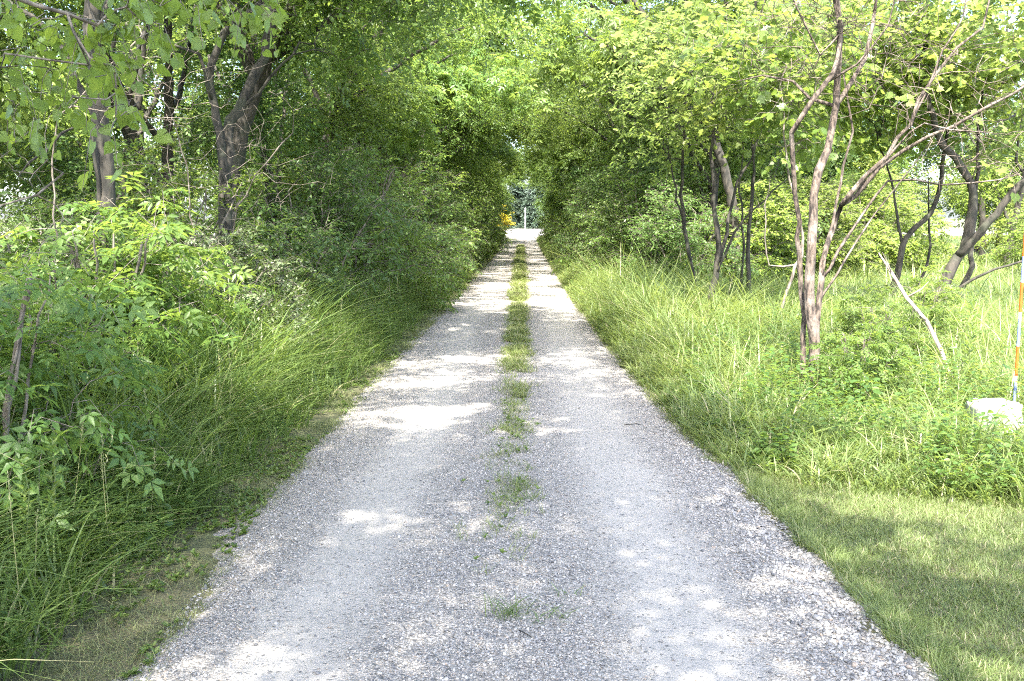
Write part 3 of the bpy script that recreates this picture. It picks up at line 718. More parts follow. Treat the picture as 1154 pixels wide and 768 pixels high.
authored('understory_tree', (1050, 362), 15.5, [
    ([(1048, 362), (1066, 312), (1085, 280), (1093, 250), (1097, 220), (1086, 190), (1064, 165), (1050, 130), (1038, 80)], .105, .03),
    ([(1105, 262, -.2), (1130, 230, -.3), (1156, 203, -.4), (1190, 160, -.4), (1215, 100, -.4)], .07, .025, (0, .34)),
    ([(1080, 335, .6), (1094, 300, .7), (1096, 262, .7), (1101, 205, .7), (1102, 150, .8), (1110, 80, .8)], .055, .015),
    ([(1085, 322, -.2), (1120, 304, -.3), (1156, 294, -.4), (1200, 280, -.5)], .03, .012, (0, .12)),
    ([(1045, 110, .2), (1010, 70, .3), (990, 20, .3)], .025, .008, (0, .85)),
    ], 'bark_dark', [(1060, 40, 0, (2.2, 1.8, 1.0)), (1150, 70, .2, (1.8, 1.6, .9)), (1130, 150, 1.0, (1.2, 1.4, .45))], 330, 'lobed', .10, 'leaf_yellow',
    'dark forked trunks leaning right behind the striped stake', 'slim trees in the glade', seed=8, per_twig=6, ntw=4, bare=.12)
authored('understory_tree', (1003, 350), 16.5, [
    ([(1003, 345), (1012, 300), (1022, 268), (1048, 240), (1060, 212), (1064, 170), (1075, 110)], .065, .02),
    ([(1008, 230, .3), (1000, 190, .3), (985, 140, .3)], .03, .01, (0, .35)),
    ([(1030, 335, .8), (1046, 290, .8), (1047, 250, .8), (1046, 200, .8)], .035, .012),
    ], 'bark_dark', [(1010, 90, 0, (1.7, 1.6, 1.2)), (950, 60, .6, (1.4, 1.4, .9))], 260, 'lobed', .10, 'leaf_yellow',
    'dark curved trunk between the pinkish trunk and the leaning trunks', 'slim trees in the glade', seed=9, per_twig=6, ntw=4, bare=.1)
authored('understory_tree', (872, 395), 13.0, [
    ([(872, 395), (876, 360), (888, 330), (898, 300), (905, 270), (890, 200), (885, 150), (880, 90)], .028, .01),
    ([(868, 300, .2), (862, 250, .2), (868, 200, .2)], .014, .005, (0, .35)),
    ], 'bark_grey', [(880, 60, .2, (1.3, 1.2, .7)), (905, 140, .4, (1., 1., .5))], 150, 'lobed', .10, 'leaf_mid',
    'very thin crooked sapling just left of the pinkish trunk', 'slim trees in the glade', seed=10, per_twig=5, ntw=3, bare=.2)

# bleached fallen pole leaning in the grass, bluish at its foot
def log_thing():
    b = P(1082, 432, 9.0); o = empty('fallen_branch', (b.x, b.y, 0)); base = np.array((b.x, b.y, 0))
    pts = [np.array(P(*q)) - base for q in ((1082, 436, 9.0), (1060, 395, 9.1), (1040, 362, 9.2), (1022, 335, 9.35), (1006, 308, 9.5), (990, 285, 9.6))]
    sk = Skel(); ids = sk.stem(pts, .026, .014, rg=np.random.default_rng(3)); 
    for f, dx, dz in ((.25, .16, .12), (.5, -.14, .18), (.7, .2, .15), (.85, -.1, .2)):
        p0 = sk.p[ids[int(f * (len(ids) - 1))]]; sk.stem([p0, p0 + [dx * .6, -.03, dz * .5], p0 + [dx, 0, dz]], .008, .003, par=ids[int(f * (len(ids) - 1))])
    w = Buf(); sk.build(w, .003); link('branch', w.mesh('fallen_branch', M['bark_bleached'], True), o)
    V, F = tube([pts[0] * [1, 1, 1] + [0.02, 0, -.02], pts[0] * .86 + pts[1] * .14], [.0285, .0275], 10)
    link('branch_end', np_mesh('blue_end', V, F, plain('blue grey stained wood', (.28, .32, .55)), None, True), o)
    tag(o, 'bleached fallen branch leaning in the grass with a bluish lower end', 'fallen branch')
log_thing()

# striped snow stake
def stake():
    b = P(1143, 452, 7.6); o = empty('marker_stake', (b.x, b.y, 0)); top = np.array(P(1156, 255, 7.6)) - np.array((b.x, b.y, 0))
    red = plain('orange paint', (.50, .10, .012), .35); wh = plain('white paint', (.5, .5, .52), .35); bl = plain('lavender blue paint', (.16, .2, .46), .35)
    bd = [(0, .18, wh), (.18, .27, bl), (.27, .30, wh), (.30, .44, red), (.44, .57, bl), (.57, .60, wh), (.60, .74, red), (.74, .86, bl), (.86, 1.0, red)]
    for a, c, mm in bd:
        V, F = tube([top * a, top * (a + c) / 2, top * c], [.011] * 3, 10); link('stripe_band', np_mesh('band', V, F, mm, None, True), o)
    link('cap', np_mesh('cap', *tube([top, top * 1.006, top * 1.01], [.012, .011, .003], 10), red, None, True), o)
    tag(o, 'thin orange, white and lavender striped marker stake standing in the grass at the right', 'marker stake')
stake()
# white boulder at its foot
def boulder():
    import bmesh
    bm = bmesh.new(); bmesh.ops.create_cube(bm, size=1); bmesh.ops.bevel(bm, geom=bm.edges[:], offset=.14, segments=3, affect='EDGES')
    bmesh.ops.subdivide_edges(bm, edges=bm.edges[:], cuts=3, use_grid_fill=True)
    from mathutils import noise
    for v in bm.verts:
        q = v.co.copy(); v.co *= 1 + .16 * noise.noise(q * 1.8 + Vector((3, 1, 2))) + .05 * noise.noise(q * 7)
        v.co.x *= .31; v.co.y *= .3; v.co.z *= .36; v.co.z += .16
        if v.co.z > .26: v.co.z = .26 + (v.co.z - .26) * .4 + v.co.x * .05
    me = bpy.data.meshes.new('boulder'); bm.to_mesh(me); bm.free(); [setattr(p, 'use_smooth', True) for p in me.polygons]
    me.materials.append(bark_mat('pale limestone', (.2, .19, .165), (.46, .45, .41), None, 11, .9, .8))
    b = P(1121, 460, 7.3); tag(link('boulder', me), 'squat white boulder half sunk in sunlit grass at the foot of the stake', 'boulder').location = (b.x, b.y, .06)
boulder()

# ------------------------------------------------------------------ left trunks
authored('old_tree', (120, 270), 8.8, [
    ([(122, 300), (120, 220), (117, 175), (110, 120), (107, 60), (103, 0), (98, -80), (95, -220)], .095, .05),
    ([(150, -30, .3), (215, -60, .6), (300, -90, 1.0)], .03, .015, (0, .66)),
    ([(60, 40, .2), (20, 10, .3), (-40, -40, .4)], .035, .012, (0, .5)),
    ([(98, 140, -.2), (70, 150, -.3), (20, 200, -.4)], .02, .008, (0, .35)),
    ], 'bark_dark', [(100, -230, 0, (2.3, 2.3, 1.5)), (250, -200, .6, (1.8, 1.6, 1.2)), (-60, -120, .3, (1.8, 1.8, 1.2))], 300, 'oval', .075, 'leaf_mid',
    'dark upright trunk at the left with leafy vines in front', seed=12, per_twig=7, ntw=5, bare=.08)
authored('old_tree', (252, 250), 11.2, [
    ([(254, 280), (252, 225), (250, 190), (246, 150), (240, 115), (238, 76), (256, 38), (285, 12), (320, -20), (350, -70)], .07, .028),
    ([(256, 158, .1), (268, 128, .2), (282, 96, .2), (296, 62, .3), (305, 30, .3), (310, -20, .3), (320, -100, .3)], .075, .04, (0, .32)),
    ([(225, 60, -.2), (200, 50, -.2), (160, 58, -.3)], .025, .008, (0, .62)),
    ([(330, 62, 0), (370, 60, -.2)], .022, .006, (1, .45)),
    ], 'bark_dark', [(310, -150, 0, (2.6, 2.4, 1.7)), (420, -60, .8, (2.2, 2.0, 1.3)), (330, -40, 1.5, (2., 1.6, .8))], 360, 'oval', .075, 'leaf_mid',
    'dark forked trunk leaning toward the lane behind a tangle of bare twigs', seed=13, per_twig=7, ntw=5, bare=.08)

# bare twig tangles
def tangle(px, py, depth, spread, n, seed, label, main=None):
    rg = np.random.default_rng(seed); c = P(px, py, depth); o = empty('dead_branch', (c.x, c.y, 0)); w = Buf(); base = np.array((c.x, c.y, 0))
    sk = Skel(); root = np.array(P(*main[0])) - base; pts = [np.array(P(*q)) - base for q in main]
    pts = [pts[0] * [1, 1, 0]] + pts
    sk.stem(pts, .012, .006, rg=rg)
    cc = np.array(c) - base
    A = cc + rg.normal(size=(n, 3)) * np.array(spread)
    tn = np.array(sk.p); d = np.min(np.linalg.norm(A[:, None] - tn[None], axis=2), 1)
    for a in A[np.argsort(d)]: sk.reach(a, rg, rg.uniform(-.35, .45), jit=.022)
    sk.build(w, .0022, maxr=.012)
    link('branch', w.mesh('dead_branch', M['twig'], True), o); tag(o, label, 'dead branch', 'bare dead branches in the left undergrowth')
tangle(200, 110, 9.6, (.55, .4, .42), 130, 1, 'tangle of bare pale twigs between the two dark left trunks', [(215, 230, 9.9), (205, 170, 9.8), (190, 120, 9.6), (160, 90, 9.4)])
tangle(290, 180, 10.5, (.5, .4, .35), 90, 2, 'bare twigs curling right of the forked dark trunk', [(262, 260, 10.6), (275, 220, 10.5), (300, 180, 10.4), (330, 150, 10.4)])
tangle(45, 215, 5.6, (.25, .2, .2), 26, 3, 'pale bare branch reaching in low at the left edge', [(-60, 260, 5.2), (-10, 232, 5.4), (40, 222, 5.6), (72, 195, 5.7)])
tangle(150, 60, 7.0, (.3, .3, .3), 40, 4, 'fine dead twigs hanging behind the broad leaves at the upper left', [(60, 180, 7.4), (80, 120, 7.3), (120, 80, 7.1), (160, 40, 7.0)])

# ------------------------------------------------------------------ near leaves, upper left
def near_branch():
    base = Vector((-3.3, 2.2, 0)); S = [([(0, 0, -.05), (.02, 0, 1), (.05, .1, 2), (.15, .3, 3.0), (.2, .4, 4.5)], .09, .05),
        ([(.5, .6, 2.75), (1.0, 1.2, 2.65), (1.45, 1.7, 2.5)], .03, .008, (0, .55)), ([(.6, 1.2, 2.95), (1.3, 2.1, 3.0), (1.9, 2.6, 2.9)], .03, .006, (0, .62))]
    ex = []
    rg = np.random.default_rng(4)
    for (px, py, dp, n, sx, sy) in ((120, 60, 4.2, 9, 30, 35), (135, 130, 4.2, 3, 12, 25), (75, 95, 4.6, 7, 30, 30), (30, 30, 4.4, 6, 25, 25), (150, 20, 4.3, 5, 30, 18), (15, 120, 5.2, 6, 22, 35), (310, 8, 5.0, 3, 25, 8), (60, 10, 4.1, 5, 50, 10), (220, -10, 4.6, 5, 60, 15)):
        for _ in range(n): ex.append(np.array(P(px + rg.normal() * sx, py + rg.normal() * sy, dp + rg.normal() * .2)) - np.array(base))
    o = plant('linden_tree', 15, S, [((.2, -.8, 4.6), (2.2, 2.4, 1.3))], 70, 'heart', .064, lm='leaf_mid2', bm='bark_grey', per_twig=4, ntw=2, tw_len=.16, extra=ex, droop=.7, up=.5, spread=.03, arch=.1, maxr=.03, bias=.1)
    o.location = base; tag(o, 'tree with broad heart shaped leaves hanging into the upper left corner', 'tree')
M['leaf_mid2'] = leaf_mat('broad leaf', (.06, .115, .02), (.115, .185, .03), (.2, .275, .05), (.36, .46, .05), .5)
near_branch()

# ------------------------------------------------------------------ prototypes
def shrub(name, seed, h, r, tmpl, size, lm, ncl=150, **kw):
    rg = np.random.default_rng(seed); S = []
    for i in range(7):
        a = rg.random() * 2 * pi; q = r * rg.uniform(.3, .75); S.append(([(.1 * math.cos(a), .1 * math.sin(a), -.05), (q * .45 * math.cos(a), q * .45 * math.sin(a), h * .4), (q * math.cos(a + .2), q * math.sin(a + .2), h * .78)], .02, .008))
    E = [((0, 0, h * .52), (r, r, h * .5)), ((r * .35, r * .3, h * .3), (r * .8, r * .8, h * .3)), ((-r * .3, .2 * r, h * .72), (r * .6, r * .6, h * .3)), ((-r * .2, -.45 * r, h * .35), (r * .75, r * .7, h * .35))]
    kw.setdefault('per_twig', 9); kw.setdefault('ntw', 10); kw.setdefault('tw_len', .32); kw.setdefault('flat', .3); kw.setdefault('spread', .06); kw.setdefault('up', 1.0)
    return plant(name, seed, S, E, ncl, tmpl, size, lm=lm, bm='bark_grey', parts=('stem', 'foliage'), shell=.5, **kw)
honey = shrub('honeysuckle_shrub', 101, 2.3, 1.35, 'simple', .075, 'leaf_deep', 120)
honey_b = shrub('honeysuckle_shrub', 102, 2.7, 1.5, 'oval', .066, 'leaf_mid', 125)
dogw = shrub('dogwood_shrub', 103, 2.0, 1.1, 'oval', .072, 'leaf_blue', 95)
pale = shrub('variegated_shrub', 104, 1.9, .95, 'oval', .05, 'leaf_pale', 150)
rasp = shrub('bramble_bush', 105, 1.3, .9, 'compound', .15, 'leaf_deep', 90, per_twig=5, ntw=4, droop=.4)
elder = shrub('box_elder_sapling', 106, 2.1, .9, 'compound', .17, 'leaf_mid', 80, per_twig=5, ntw=3, droop=.5)
light = shrub('bright_shrub', 107, 2.2, 1.3, 'oval', .075, 'leaf_yellow', 150)
def tree(name, seed, h, r, tmpl, size, lm, ncl, trunk=.13, low=.25, bm='bark_dark', **kw):
    rg = np.random.default_rng(seed); b = rg.normal(size=2) * .5
    S = [([(0, 0, -.05), (b[0] * .2, b[1] * .2, h * .25), (b[0] * .6, b[1] * .6, h * .5), (b[0], b[1], h * .85)], trunk, trunk * .25)]
    for i in range(4):
        a = rg.random() * 6.28; S.append(([(math.cos(a) * r * .35, math.sin(a) * r * .35, h * .5), (math.cos(a) * r * .7, math.sin(a) * r * .7, h * .72)], trunk * .45, trunk * .15, (0, .25 + .1 * i)))
    E = []
    for i in range(9):
        a = rg.random() * 6.28; f = (i + .5) / 9; z = h * (low + (1 - low) * f * .92); w = r * (.75 if f < .75 else .45)
        E.append(((math.cos(a) * w * .65, math.sin(a) * w * .65, z), (w * rg.uniform(.5, .8), w * rg.uniform(.5, .8), h * rg.uniform(.08, .14))))
    kw.setdefault('per_twig', 9); kw['ntw'] = int(kw.get('ntw', 5) * 1.7); kw.setdefault('tw_len', .55); kw.setdefault('flat', .35); kw.setdefault('up', .95)
    return plant(name, seed, S, E, int(ncl * .58), tmpl, size, lm=lm, bm=bm, shell=.35, spread=.12, **kw)
tA = tree('maple_tree', 201, 9.0, 3.0, 'simple', .10, 'leaf_mid', 520, low=.18)
tB = tree('ash_tree', 202, 10.5, 3.2, 'compound', .24, 'leaf_mid', 420, low=.22, per_twig=5, ntw=4, droop=.5)
tC = tree('elm_tree', 203, 8.0, 2.7, 'oval', .085, 'leaf_deep', 480, low=.12)
tD = tree('maple_tree', 204, 13.0, 3.8, 'simple', .14, 'leaf_mid', 620, low=.2, twigs=False)
tE = tree('aspen_tree', 205, 7.0, 2.4, 'oval', .095, 'leaf_yellow', 330, low=.3)
tF = tree('elm_tree', 206, 13.5, 3.6, 'simple', .15, 'leaf_deep', 560, low=.12, twigs=False)

def kindof(pr): return {'honeysuckle_shrub': 'deep green honeysuckle shrub', 'honeysuckle_shrub.001': 'mid green honeysuckle shrub', 'dogwood_shrub': 'blue green dogwood shrub', 'maple_tree': 'green maple', 'ash_tree': 'ash with drooping leaflets', 'elm_tree': 'dense dark elm'}.get(pr.name, pr.name.split('.')[0].replace('_', ' '))
def far(y): return 'halfway down' if y < 42 else ('in its far part' if y < 68 else 'close to the bright far end')
def arch(name, seed, tmpl, size, lm, ncl, bm='bark_dark', **kw):
    S = [([(0, 0, -.05), (.1, .1, 1.8), (.6, 0, 3.6), (1.5, .1, 5.2), (2.5, 0, 6.6)], .14, .05), ([(2.2, .6, 4.9), (3.6, .9, 5.6)], .06, .02, (0, .55)),
         ([(1.4, -.8, 5.0), (2.8, -1.4, 5.8)], .055, .02, (0, .45)), ([(.2, .8, 5.0), (.1, 1.6, 6.6)], .06, .02, (0, .5)), ([(-.2, -.6, 5.4), (-.4, -1.2, 7.2)], .06, .02, (0, .5))]
    E = [((2.9, .3, 5.6), (1.7, 1.8, .8)), ((2.2, -1.1, 5.3), (1.4, 1.4, .8)), ((1.4, 1.0, 5.6), (1.5, 1.5, 1.0)), ((.8, 0, 7.2), (1.9, 2.1, 1.2)), ((3.9, .2, 5.2), (1.0, 1.3, .6)), ((-.4, .2, 5.6), (1.5, 1.8, 1.2)), ((1.3, -.1, 4.3), (.9, 1.2, .6))]
    kw.setdefault('per_twig', 8); kw['ntw'] = int(kw.get('ntw', 5) * 1.6); kw.setdefault('tw_len', .45); kw.setdefault('flat', .35); kw.setdefault('up', .95)
    return plant(name, seed, S, E, int(ncl * .58), tmpl, size, lm=lm, bm=bm, shell=.4, spread=.1, **kw)
arA = arch('ash_tree', 211, 'compound', .22, 'leaf_mid', 330, per_twig=5, ntw=4, droop=.5)
arB = arch('maple_tree', 212, 'simple', .10, 'leaf_mid', 400, droop=.35)
def shade_bough(name, seed, tmpl, size, lm, ncl, **kw):  # unseen tree shaped to shade the lane, leaves mostly on its long outer limbs
    S = [([(0, 0, -.05), (.1, .1, 1.8), (.3, 0, 3.6), (.5, .1, 5.2), (.4, 0, 7.4)], .14, .05), ([(2.2, .3, 5.6), (4.2, .5, 6.2), (6.0, .2, 6.5)], .08, .02, (0, .6)),
         ([(2.2, -1.2, 5.9), (4.0, -1.6, 6.4), (5.6, -1.8, 6.3)], .07, .02, (0, .66))]
    E = [((4.6, .6, 6.4), (1.5, 1.5, .6)), ((3.8, -1.4, 6.5), (1.3, 1.2, .6)), ((5.6, -.6, 6.3), (1.1, 1.5, .6)), ((5.0, -1.8, 6.8), (1.0, .9, .5)), ((.5, 0, 7.6), (1.2, 1.2, .9))]
    return plant(name, seed, S, E, ncl, tmpl, size, lm=lm, bm='bark_dark', shell=.3, spread=.1, flat=.35, up=.95, tw_len=.45, **kw)
boA = shade_bough('maple_tree', 221, 'simple', .10, 'leaf_mid', 150, per_twig=8, ntw=8)
boB = shade_bough('ash_tree', 222, 'compound', .22, 'leaf_mid', 130, per_twig=5, ntw=7, droop=.5)
for i, (pr, x, y, rz, s, lab) in enumerate([  # long-limbed trees and the first maple stand out of view, added for shade
    (arB, -4.2, -1.4, .1, 1.42, 'unseen maple left of the camera, its crown added to shade the near lane'),
    (boA, -5.6, 1.2, .05, 1.08, 'unseen maple left of the camera, its long boughs added to shade the gravel'),
    (boA, -5.4, 7.6, .06, 1.05, 'unseen maple by the two dark left trunks, its high boughs added to shade the lane'),
    (boB, -6.3, 11.0, -.05, 1.15, 'unseen ash by the forked trunk, its high boughs added to shade the lane'),
    (boB, -5.8, 4.2, -.06, 1.12, 'unseen ash by the upright dark trunk, its high boughs added to shade the lane'),
    (boA, 5.3, -1.3, 3.1, 1.0, 'unseen maple right of the camera, its boughs added to shade the near gravel and lawn'),
    (arB, 4.6, -4.0, 3.0, 1.2, 'maple to the right of the camera shading the mown lawn'),
    (arA, -4.1, 13.6, .2, 1.0, 'ash with sprays hanging over the lane just past the forked trunk'),
    (arB, -4.0, 18.5, -.1, .98, 'maple arching over the lane on the left'),
    (arA, 4.6, 21.5, 3.2, .95, 'ash arching over the lane from the near end of the right wall'),
    (arB, 4.4, 27.0, 3.0, .98, 'maple arching over the lane from the right'),
    ]): put(pr, (x, y, 0), rz, s, lab, 'tree', 'trees arching over the lane')
for i, y in enumerate(np.arange(24, 78, 4.8)):
    put([arA, arB][i % 2], (-4.0 + .3 * math.sin(i), y, 0), .3 * math.sin(i * 2), .92 + .06 * math.sin(i * 3), ['ash', 'maple'][i % 2] + ' arching from the left wall ' + far(y), 'tree', 'far trees arching from the left wall')
for i, y in enumerate(np.arange(32, 78, 4.8)):
    put([arB, arA][i % 2], (4.1 + .3 * math.sin(i), y, 0), pi + .3 * math.sin(i * 2), .92 + .06 * math.sin(i * 3.3), ['maple', 'ash'][i % 2] + ' arching from the right wall ' + far(y), 'tree', 'far trees arching from the right wall')

for i, y in enumerate(np.arange(26, 72, 5.2)):
    put([arB, arA][i % 2], (-4.6 if i % 2 else 4.6, y, 0), (0 if i % 2 else pi) + .3 * math.sin(i * 2), 1.42, ['tall maple on the right', 'tall ash on the left'][i % 2] + ' closing the leaf roof ' + far(y), 'tree', 'tall trees closing the roof of leaves')

# left hedge shrubs -----------------------------------------------------------
LH = [  # proto, x, y, scale, label
    (elder, -2.75, 5.0, .85, 'light green sapling with toothed leaflets at the left edge of the photo'),
    (honey, -4.4, 6.2, .85, 'dark green honeysuckle shrub below the upright dark trunk'),
    (rasp, -3.5, 6.4, 1.0, 'dark bramble with drooping leaflets right of the light green sapling'),
    (dogw, -4.3, 8.3, .95, 'blue green dogwood shrub between the two dark left trunks'),
    (rasp, -3.4, 8.0, .95, 'shaded bramble at the back of the left grass verge'),
    (pale, -3.15, 10.2, .85, 'shrub with white edged leaves catching the light under the forked trunk'),
    (elder, -3.15, 7.6, .98, 'tall box elder sapling in front of the upright dark trunk'),
    (elder, -3.3, 9.0, .85, 'box elder sapling left of the white edged shrub'),
    (honey_b, -3.9, 11.2, .95, 'mid green shrub rising right of the forked dark trunk'),
    (dogw, -2.95, 12.6, .9, 'blue green shrub just past the white edged shrub'),
    (honey, -3.1, 14.6, 1.15, 'deep green rounded shrub on the left bank past the forked trunk'),
    (honey_b, -2.9, 17.2, 1.2, 'mid green shrub bulging over the left grass verge'),
    (honey, -2.9, 20, 1.25, 'deep green shrub on the left opposite the dense right tree wall'),
]
for i, (pr, x, y, s, lab) in enumerate(LH):
    put(pr, (x, y, 0), i * 1.7, s, lab, 'shrub', 'shrubs of the left hedge')
for i, y in enumerate(np.arange(5, 20, 2.2)):
    put([honey, honey_b, dogw][i % 3], (-5.6 - .5 * (i % 2), y, 0), i * 2.1 + .4, .85, 'shaded shrub deep behind the left hedge', 'shrub', 'shrubs deep behind the left hedge')
for i, y in enumerate(np.arange(22.5, 96, 2.9)):
    put([honey_b, dogw, honey][i % 3], (np.interp(y, [22, 48, 70, 95], [-2.85, -2.7, -3.2, -4.0]) + .25 * math.sin(i * 2.3), y, 0), i * 1.3, 1.15 + .2 * math.sin(i), kindof([honey_b, dogw, honey][i % 3]) + ' of the left hedge ' + far(y), 'shrub', 'far shrubs of the left hedge')
for px, py, dp, sc_, lab in ((985, 330, 9.9, .5, 'small sapling with bright drooping leaflets beside the fallen branch'), (968, 380, 8.6, .42, 'smallest bright sapling just right of the pinkish trunk'), (1040, 330, 11.5, .55, 'light sapling under the leaning dark trunks')):
    b = P(px, py, dp); put(elder, (b.x, b.y, 0), px * .1, sc_, lab, 'sapling', 'saplings in the right meadow')
# right side shrubs
RH = [(honey, 3.35, 20.5, 1.0, 'dark green shrub where the right tree wall begins'), (light, 5.0, 22.0, 1.1, 'bright yellow green shrub behind the thin dark stems'),
      (honey_b, 3.0, 23.5, 1.15, 'mid green shrub low on the right behind the sunlit tall grass'), (light, 7.2, 24.5, 1.2, 'yellow green shrub seen between the slim dark stems and the pinkish trunk'),
      (dogw, 2.9, 26.5, 1.25, 'blue green shrub of the right wall past the sunlit grass'), (light, 9.6, 27, 1.3, 'bright shrub behind the pinkish trunk')]
for i, (pr, x, y, s, lab) in enumerate(RH): put(pr, (x, y, 0), i * 2.2 + 1, s, lab, 'shrub', 'shrubs of the right wall')
for i, y in enumerate(np.arange(29, 92, 3.1)):
    put([honey, dogw, honey_b][i % 3], (np.interp(y, [29, 48, 75, 92], [2.85, 2.95, 3.4, 4.6]) + .2 * math.sin(i * 1.9), y, 0), i * 1.9, 1.2 + .2 * math.sin(i * 1.7), kindof([honey, dogw, honey_b][i % 3]) + ' of the right wall ' + far(y), 'shrub', 'far shrubs of the right wall')

# trees -----------------------------------------------------------------------
for i, (pr, x, y, s, lab) in enumerate([
    (tB, -7.6, 12.8, .85, 'ash tree with drooping leaflets behind the dark left trunks'),
    (tC, -5.2, 14.5, .9, 'dark elm behind the forked left trunk'),
    (tA, -4.3, 17.5, .85, 'green maple leaning over the left hedge near the forked trunk'),
    (tB, -4.1, 21.5, .82, 'ash tree arching over the lane from the left'),
    (tC, -4.0, 25.0, 1.05, 'dark green elm of the left wall with low foliage'),
    (tA, -4.3, 29.5, 1.1, 'tall green maple of the left wall arching to the lane'),
    (tC, 4.4, 23.5, 1.0, 'dense dark elm at the near end of the right tree wall'),
    (tA, 4.6, 28.5, 1.0, 'green maple of the right wall with foliage over the lane'),
    (tB, 6.3, 26.5, 1.05, 'tall ash behind the near end of the right tree wall'),
    (tC, 4.2, 33.5, 1.1, 'dark elm of the right wall with foliage to the ground'),
    (tE, 7.2, 30.5, .9, 'pale green aspen behind the slim dark stems'),
    (tE, 10.2, 31.5, .9, 'pale green aspen behind the pinkish trunk'),
    (tE, 14.5, 30.0, .95, 'light aspen seen over the leaning dark trunks'),
    (tA, 7.8, 31, 1.0, 'maple at the near edge of the sunlit field'),
    ]): put(pr, (x, y, 0), i * 2.39, s, lab, 'tree', 'trees lining the lane')
for i, y in enumerate(np.arange(34, 92, 4.6)):
    put([tB, tA, tC][i % 3], (-4.0 + .4 * math.sin(i * 2), y, 0), i * 1.7, 1.05 + .12 * math.sin(i * 3), kindof([tB, tA, tC][i % 3]) + ' of the left wall ' + far(y), 'tree', 'far trees of the left wall')
for i, y in enumerate(np.arange(38, 90, 4.6)):
    put([tA, tC, tB][i % 3], (4.1 + .4 * math.sin(i * 2.6), y + 1, 0), i * 2.7, 1.05 + .12 * math.sin(i * 2.1), kindof([tA, tC, tB][i % 3]) + ' of the right wall ' + far(y), 'tree', 'far trees of the right wall')
for i in range(3, 26):
    y = 12 + i * 3.6
    put([tD, tF][i % 2], (-8.8 - 3.2 * (i % 3) * .8, y, 0), i * 1.9, .85 + .1 * math.sin(i * 2.3), 'tall tree in the wood behind the left wall', 'tree', 'tall trees in the wood behind the left wall')
for i, (x, y) in enumerate([(-8.5, 13), (-10.5, 17), (-8.0, 19.5), (-12.5, 21), (-11.5, 13.5)]):
    put(tE, (x, y, 0), i * 2.2, 1.15, ['bright aspen seen between the two dark left trunks', 'pale aspen standing deep in the wood behind the forked trunk', 'bright aspen behind the left hedge past the forked trunk', 'hazy bright aspen farthest back between the two dark left trunks', 'bright aspen at the far left behind the upright dark trunk'][i], 'tree', 'aspens in the left wood')
for i in range(20):
    y = 32 + i * 3.4
    put([tF, tD][i % 2], (8.5 + 3.0 * (i % 2) + .12 * (i % 5), y, 0), i * 2.3, .85 + .1 * math.sin(i * 1.3), 'tall tree in the wood behind the right wall', 'tree', 'tall trees in the wood behind the right wall')
# far side of the field
for i in range(16):
    put([tD, tF, tD][i % 3], (14 + i * 3.6, 52 + 14 * math.sin(i * 1.1) + i * .8, 0), i * 1.2, 1.0 + .15 * math.sin(i * 2.7), 'broad tree on the far side of the sunlit field', 'tree', 'trees beyond the field')
for i, (x, y) in enumerate([(12.5, 22), (10.5, 29.5), (14.5, 27), (17, 31)]):
    put([light, honey_b][i % 2], (x, y, 0), i * 1.2, 1.15, ['low bright shrub beyond the leaning dark trunks', 'mid green shrub behind the pinkish trunk near the field', 'bright shrub at the near side of the field', 'green shrub at the right end of the field edge'][i], 'shrub', 'shrubs at the field edge')
for i, (x, y) in enumerate([(12, 36), (14.5, 40), (17, 37), (19, 42), (21.5, 38)]):
    put([tA, tE, tB][i % 3], (x, y, 0), i * 1.9, 1.05, ['maple across the field seen right of the pinkish trunk', 'aspen across the field above the bleached branches', 'ash across the field between the leaning dark trunks', 'maple across the field behind the leaning dark trunks', 'aspen across the field near the right edge of the photo'][i], 'tree', 'trees in the field')
for i in range(9):
    put([light, honey_b][i % 2], (12 + i * 3, 38 + 4 * math.sin(i * 2.1), 0), i * 1.2, 1.4, 'rounded shrub at the edge of the sunlit field', 'shrub', 'shrubs at the field edge')
# shade trees near the camera on the left (outside the frame, they cast the shade on the lane)
for i, (pr, x, y, s) in enumerate([(tC, -4.6, -6.2, .95)]):
    put(pr, (x, y, 0), i * 1.9 + .5, s, 'shade tree beside the camera on the left of the lane', 'tree', 'shade trees beside the camera')

# ------------------------------------------------------------------ beyond the crossing road
def conifer(seed, h, r):
    rg = np.random.default_rng(seed); root = empty('spruce_tree'); w = Buf(); lb = Buf()
    V, F = tube([(0, 0, 0), (0, 0, h * .5), (0, 0, h)], [.18, .1, .02], 8); w.add(V, F)
    n = 900; t = rg.random(n) ** 1.5; z = h * (.04 + .94 * t); a = rg.random(n) * 6.28; L_ = r * (1 - t) * rg.uniform(.75, 1.1, n) + .15
    k = 60; f = rg.random((n, k)); p = np.stack([np.cos(a)[:, None] * L_[:, None] * f, np.sin(a)[:, None] * L_[:, None] * f, z[:, None] - .25 * L_[:, None] * f ** 1.3], -1).reshape(-1, 3)
    p += rg.normal(size=p.shape) * .07; m2 = len(p); aa = np.repeat(a, k) + rg.normal(size=m2) * .7
    d = np.stack([np.cos(aa), np.sin(aa), rg.normal(size=m2) * .3 - .1], 1)
    V, F, q = place_leaves('narrow', p, d, np.tile([0, 0, 1.], (m2, 1)) + rg.normal(size=(m2, 3)) * .3, rg.uniform(.28, .55, m2), np.repeat(rg.random(n), k) * .6 + .35 * rg.random(m2)); lb.add(V, F, q)
    kid(root, link('trunk', w.mesh('spruce_trunk', M['bark_dark'], True), root)); kid(root, link('crown', lb.mesh('spruce_crown', M['needle']), root)); return root
sp = conifer(301, 13, 3.3)
for i, (x, y) in enumerate([(-9, 150), (-4.6, 146), (-.6, 150), (3.0, 147), (7, 151), (11, 148)]):
    put(sp, (x, y, 0), i * 1.1, 1 + .12 * math.sin(i * 2.2), 'blue green spruce beyond the crossing road', 'tree', 'spruces beyond the crossing road')
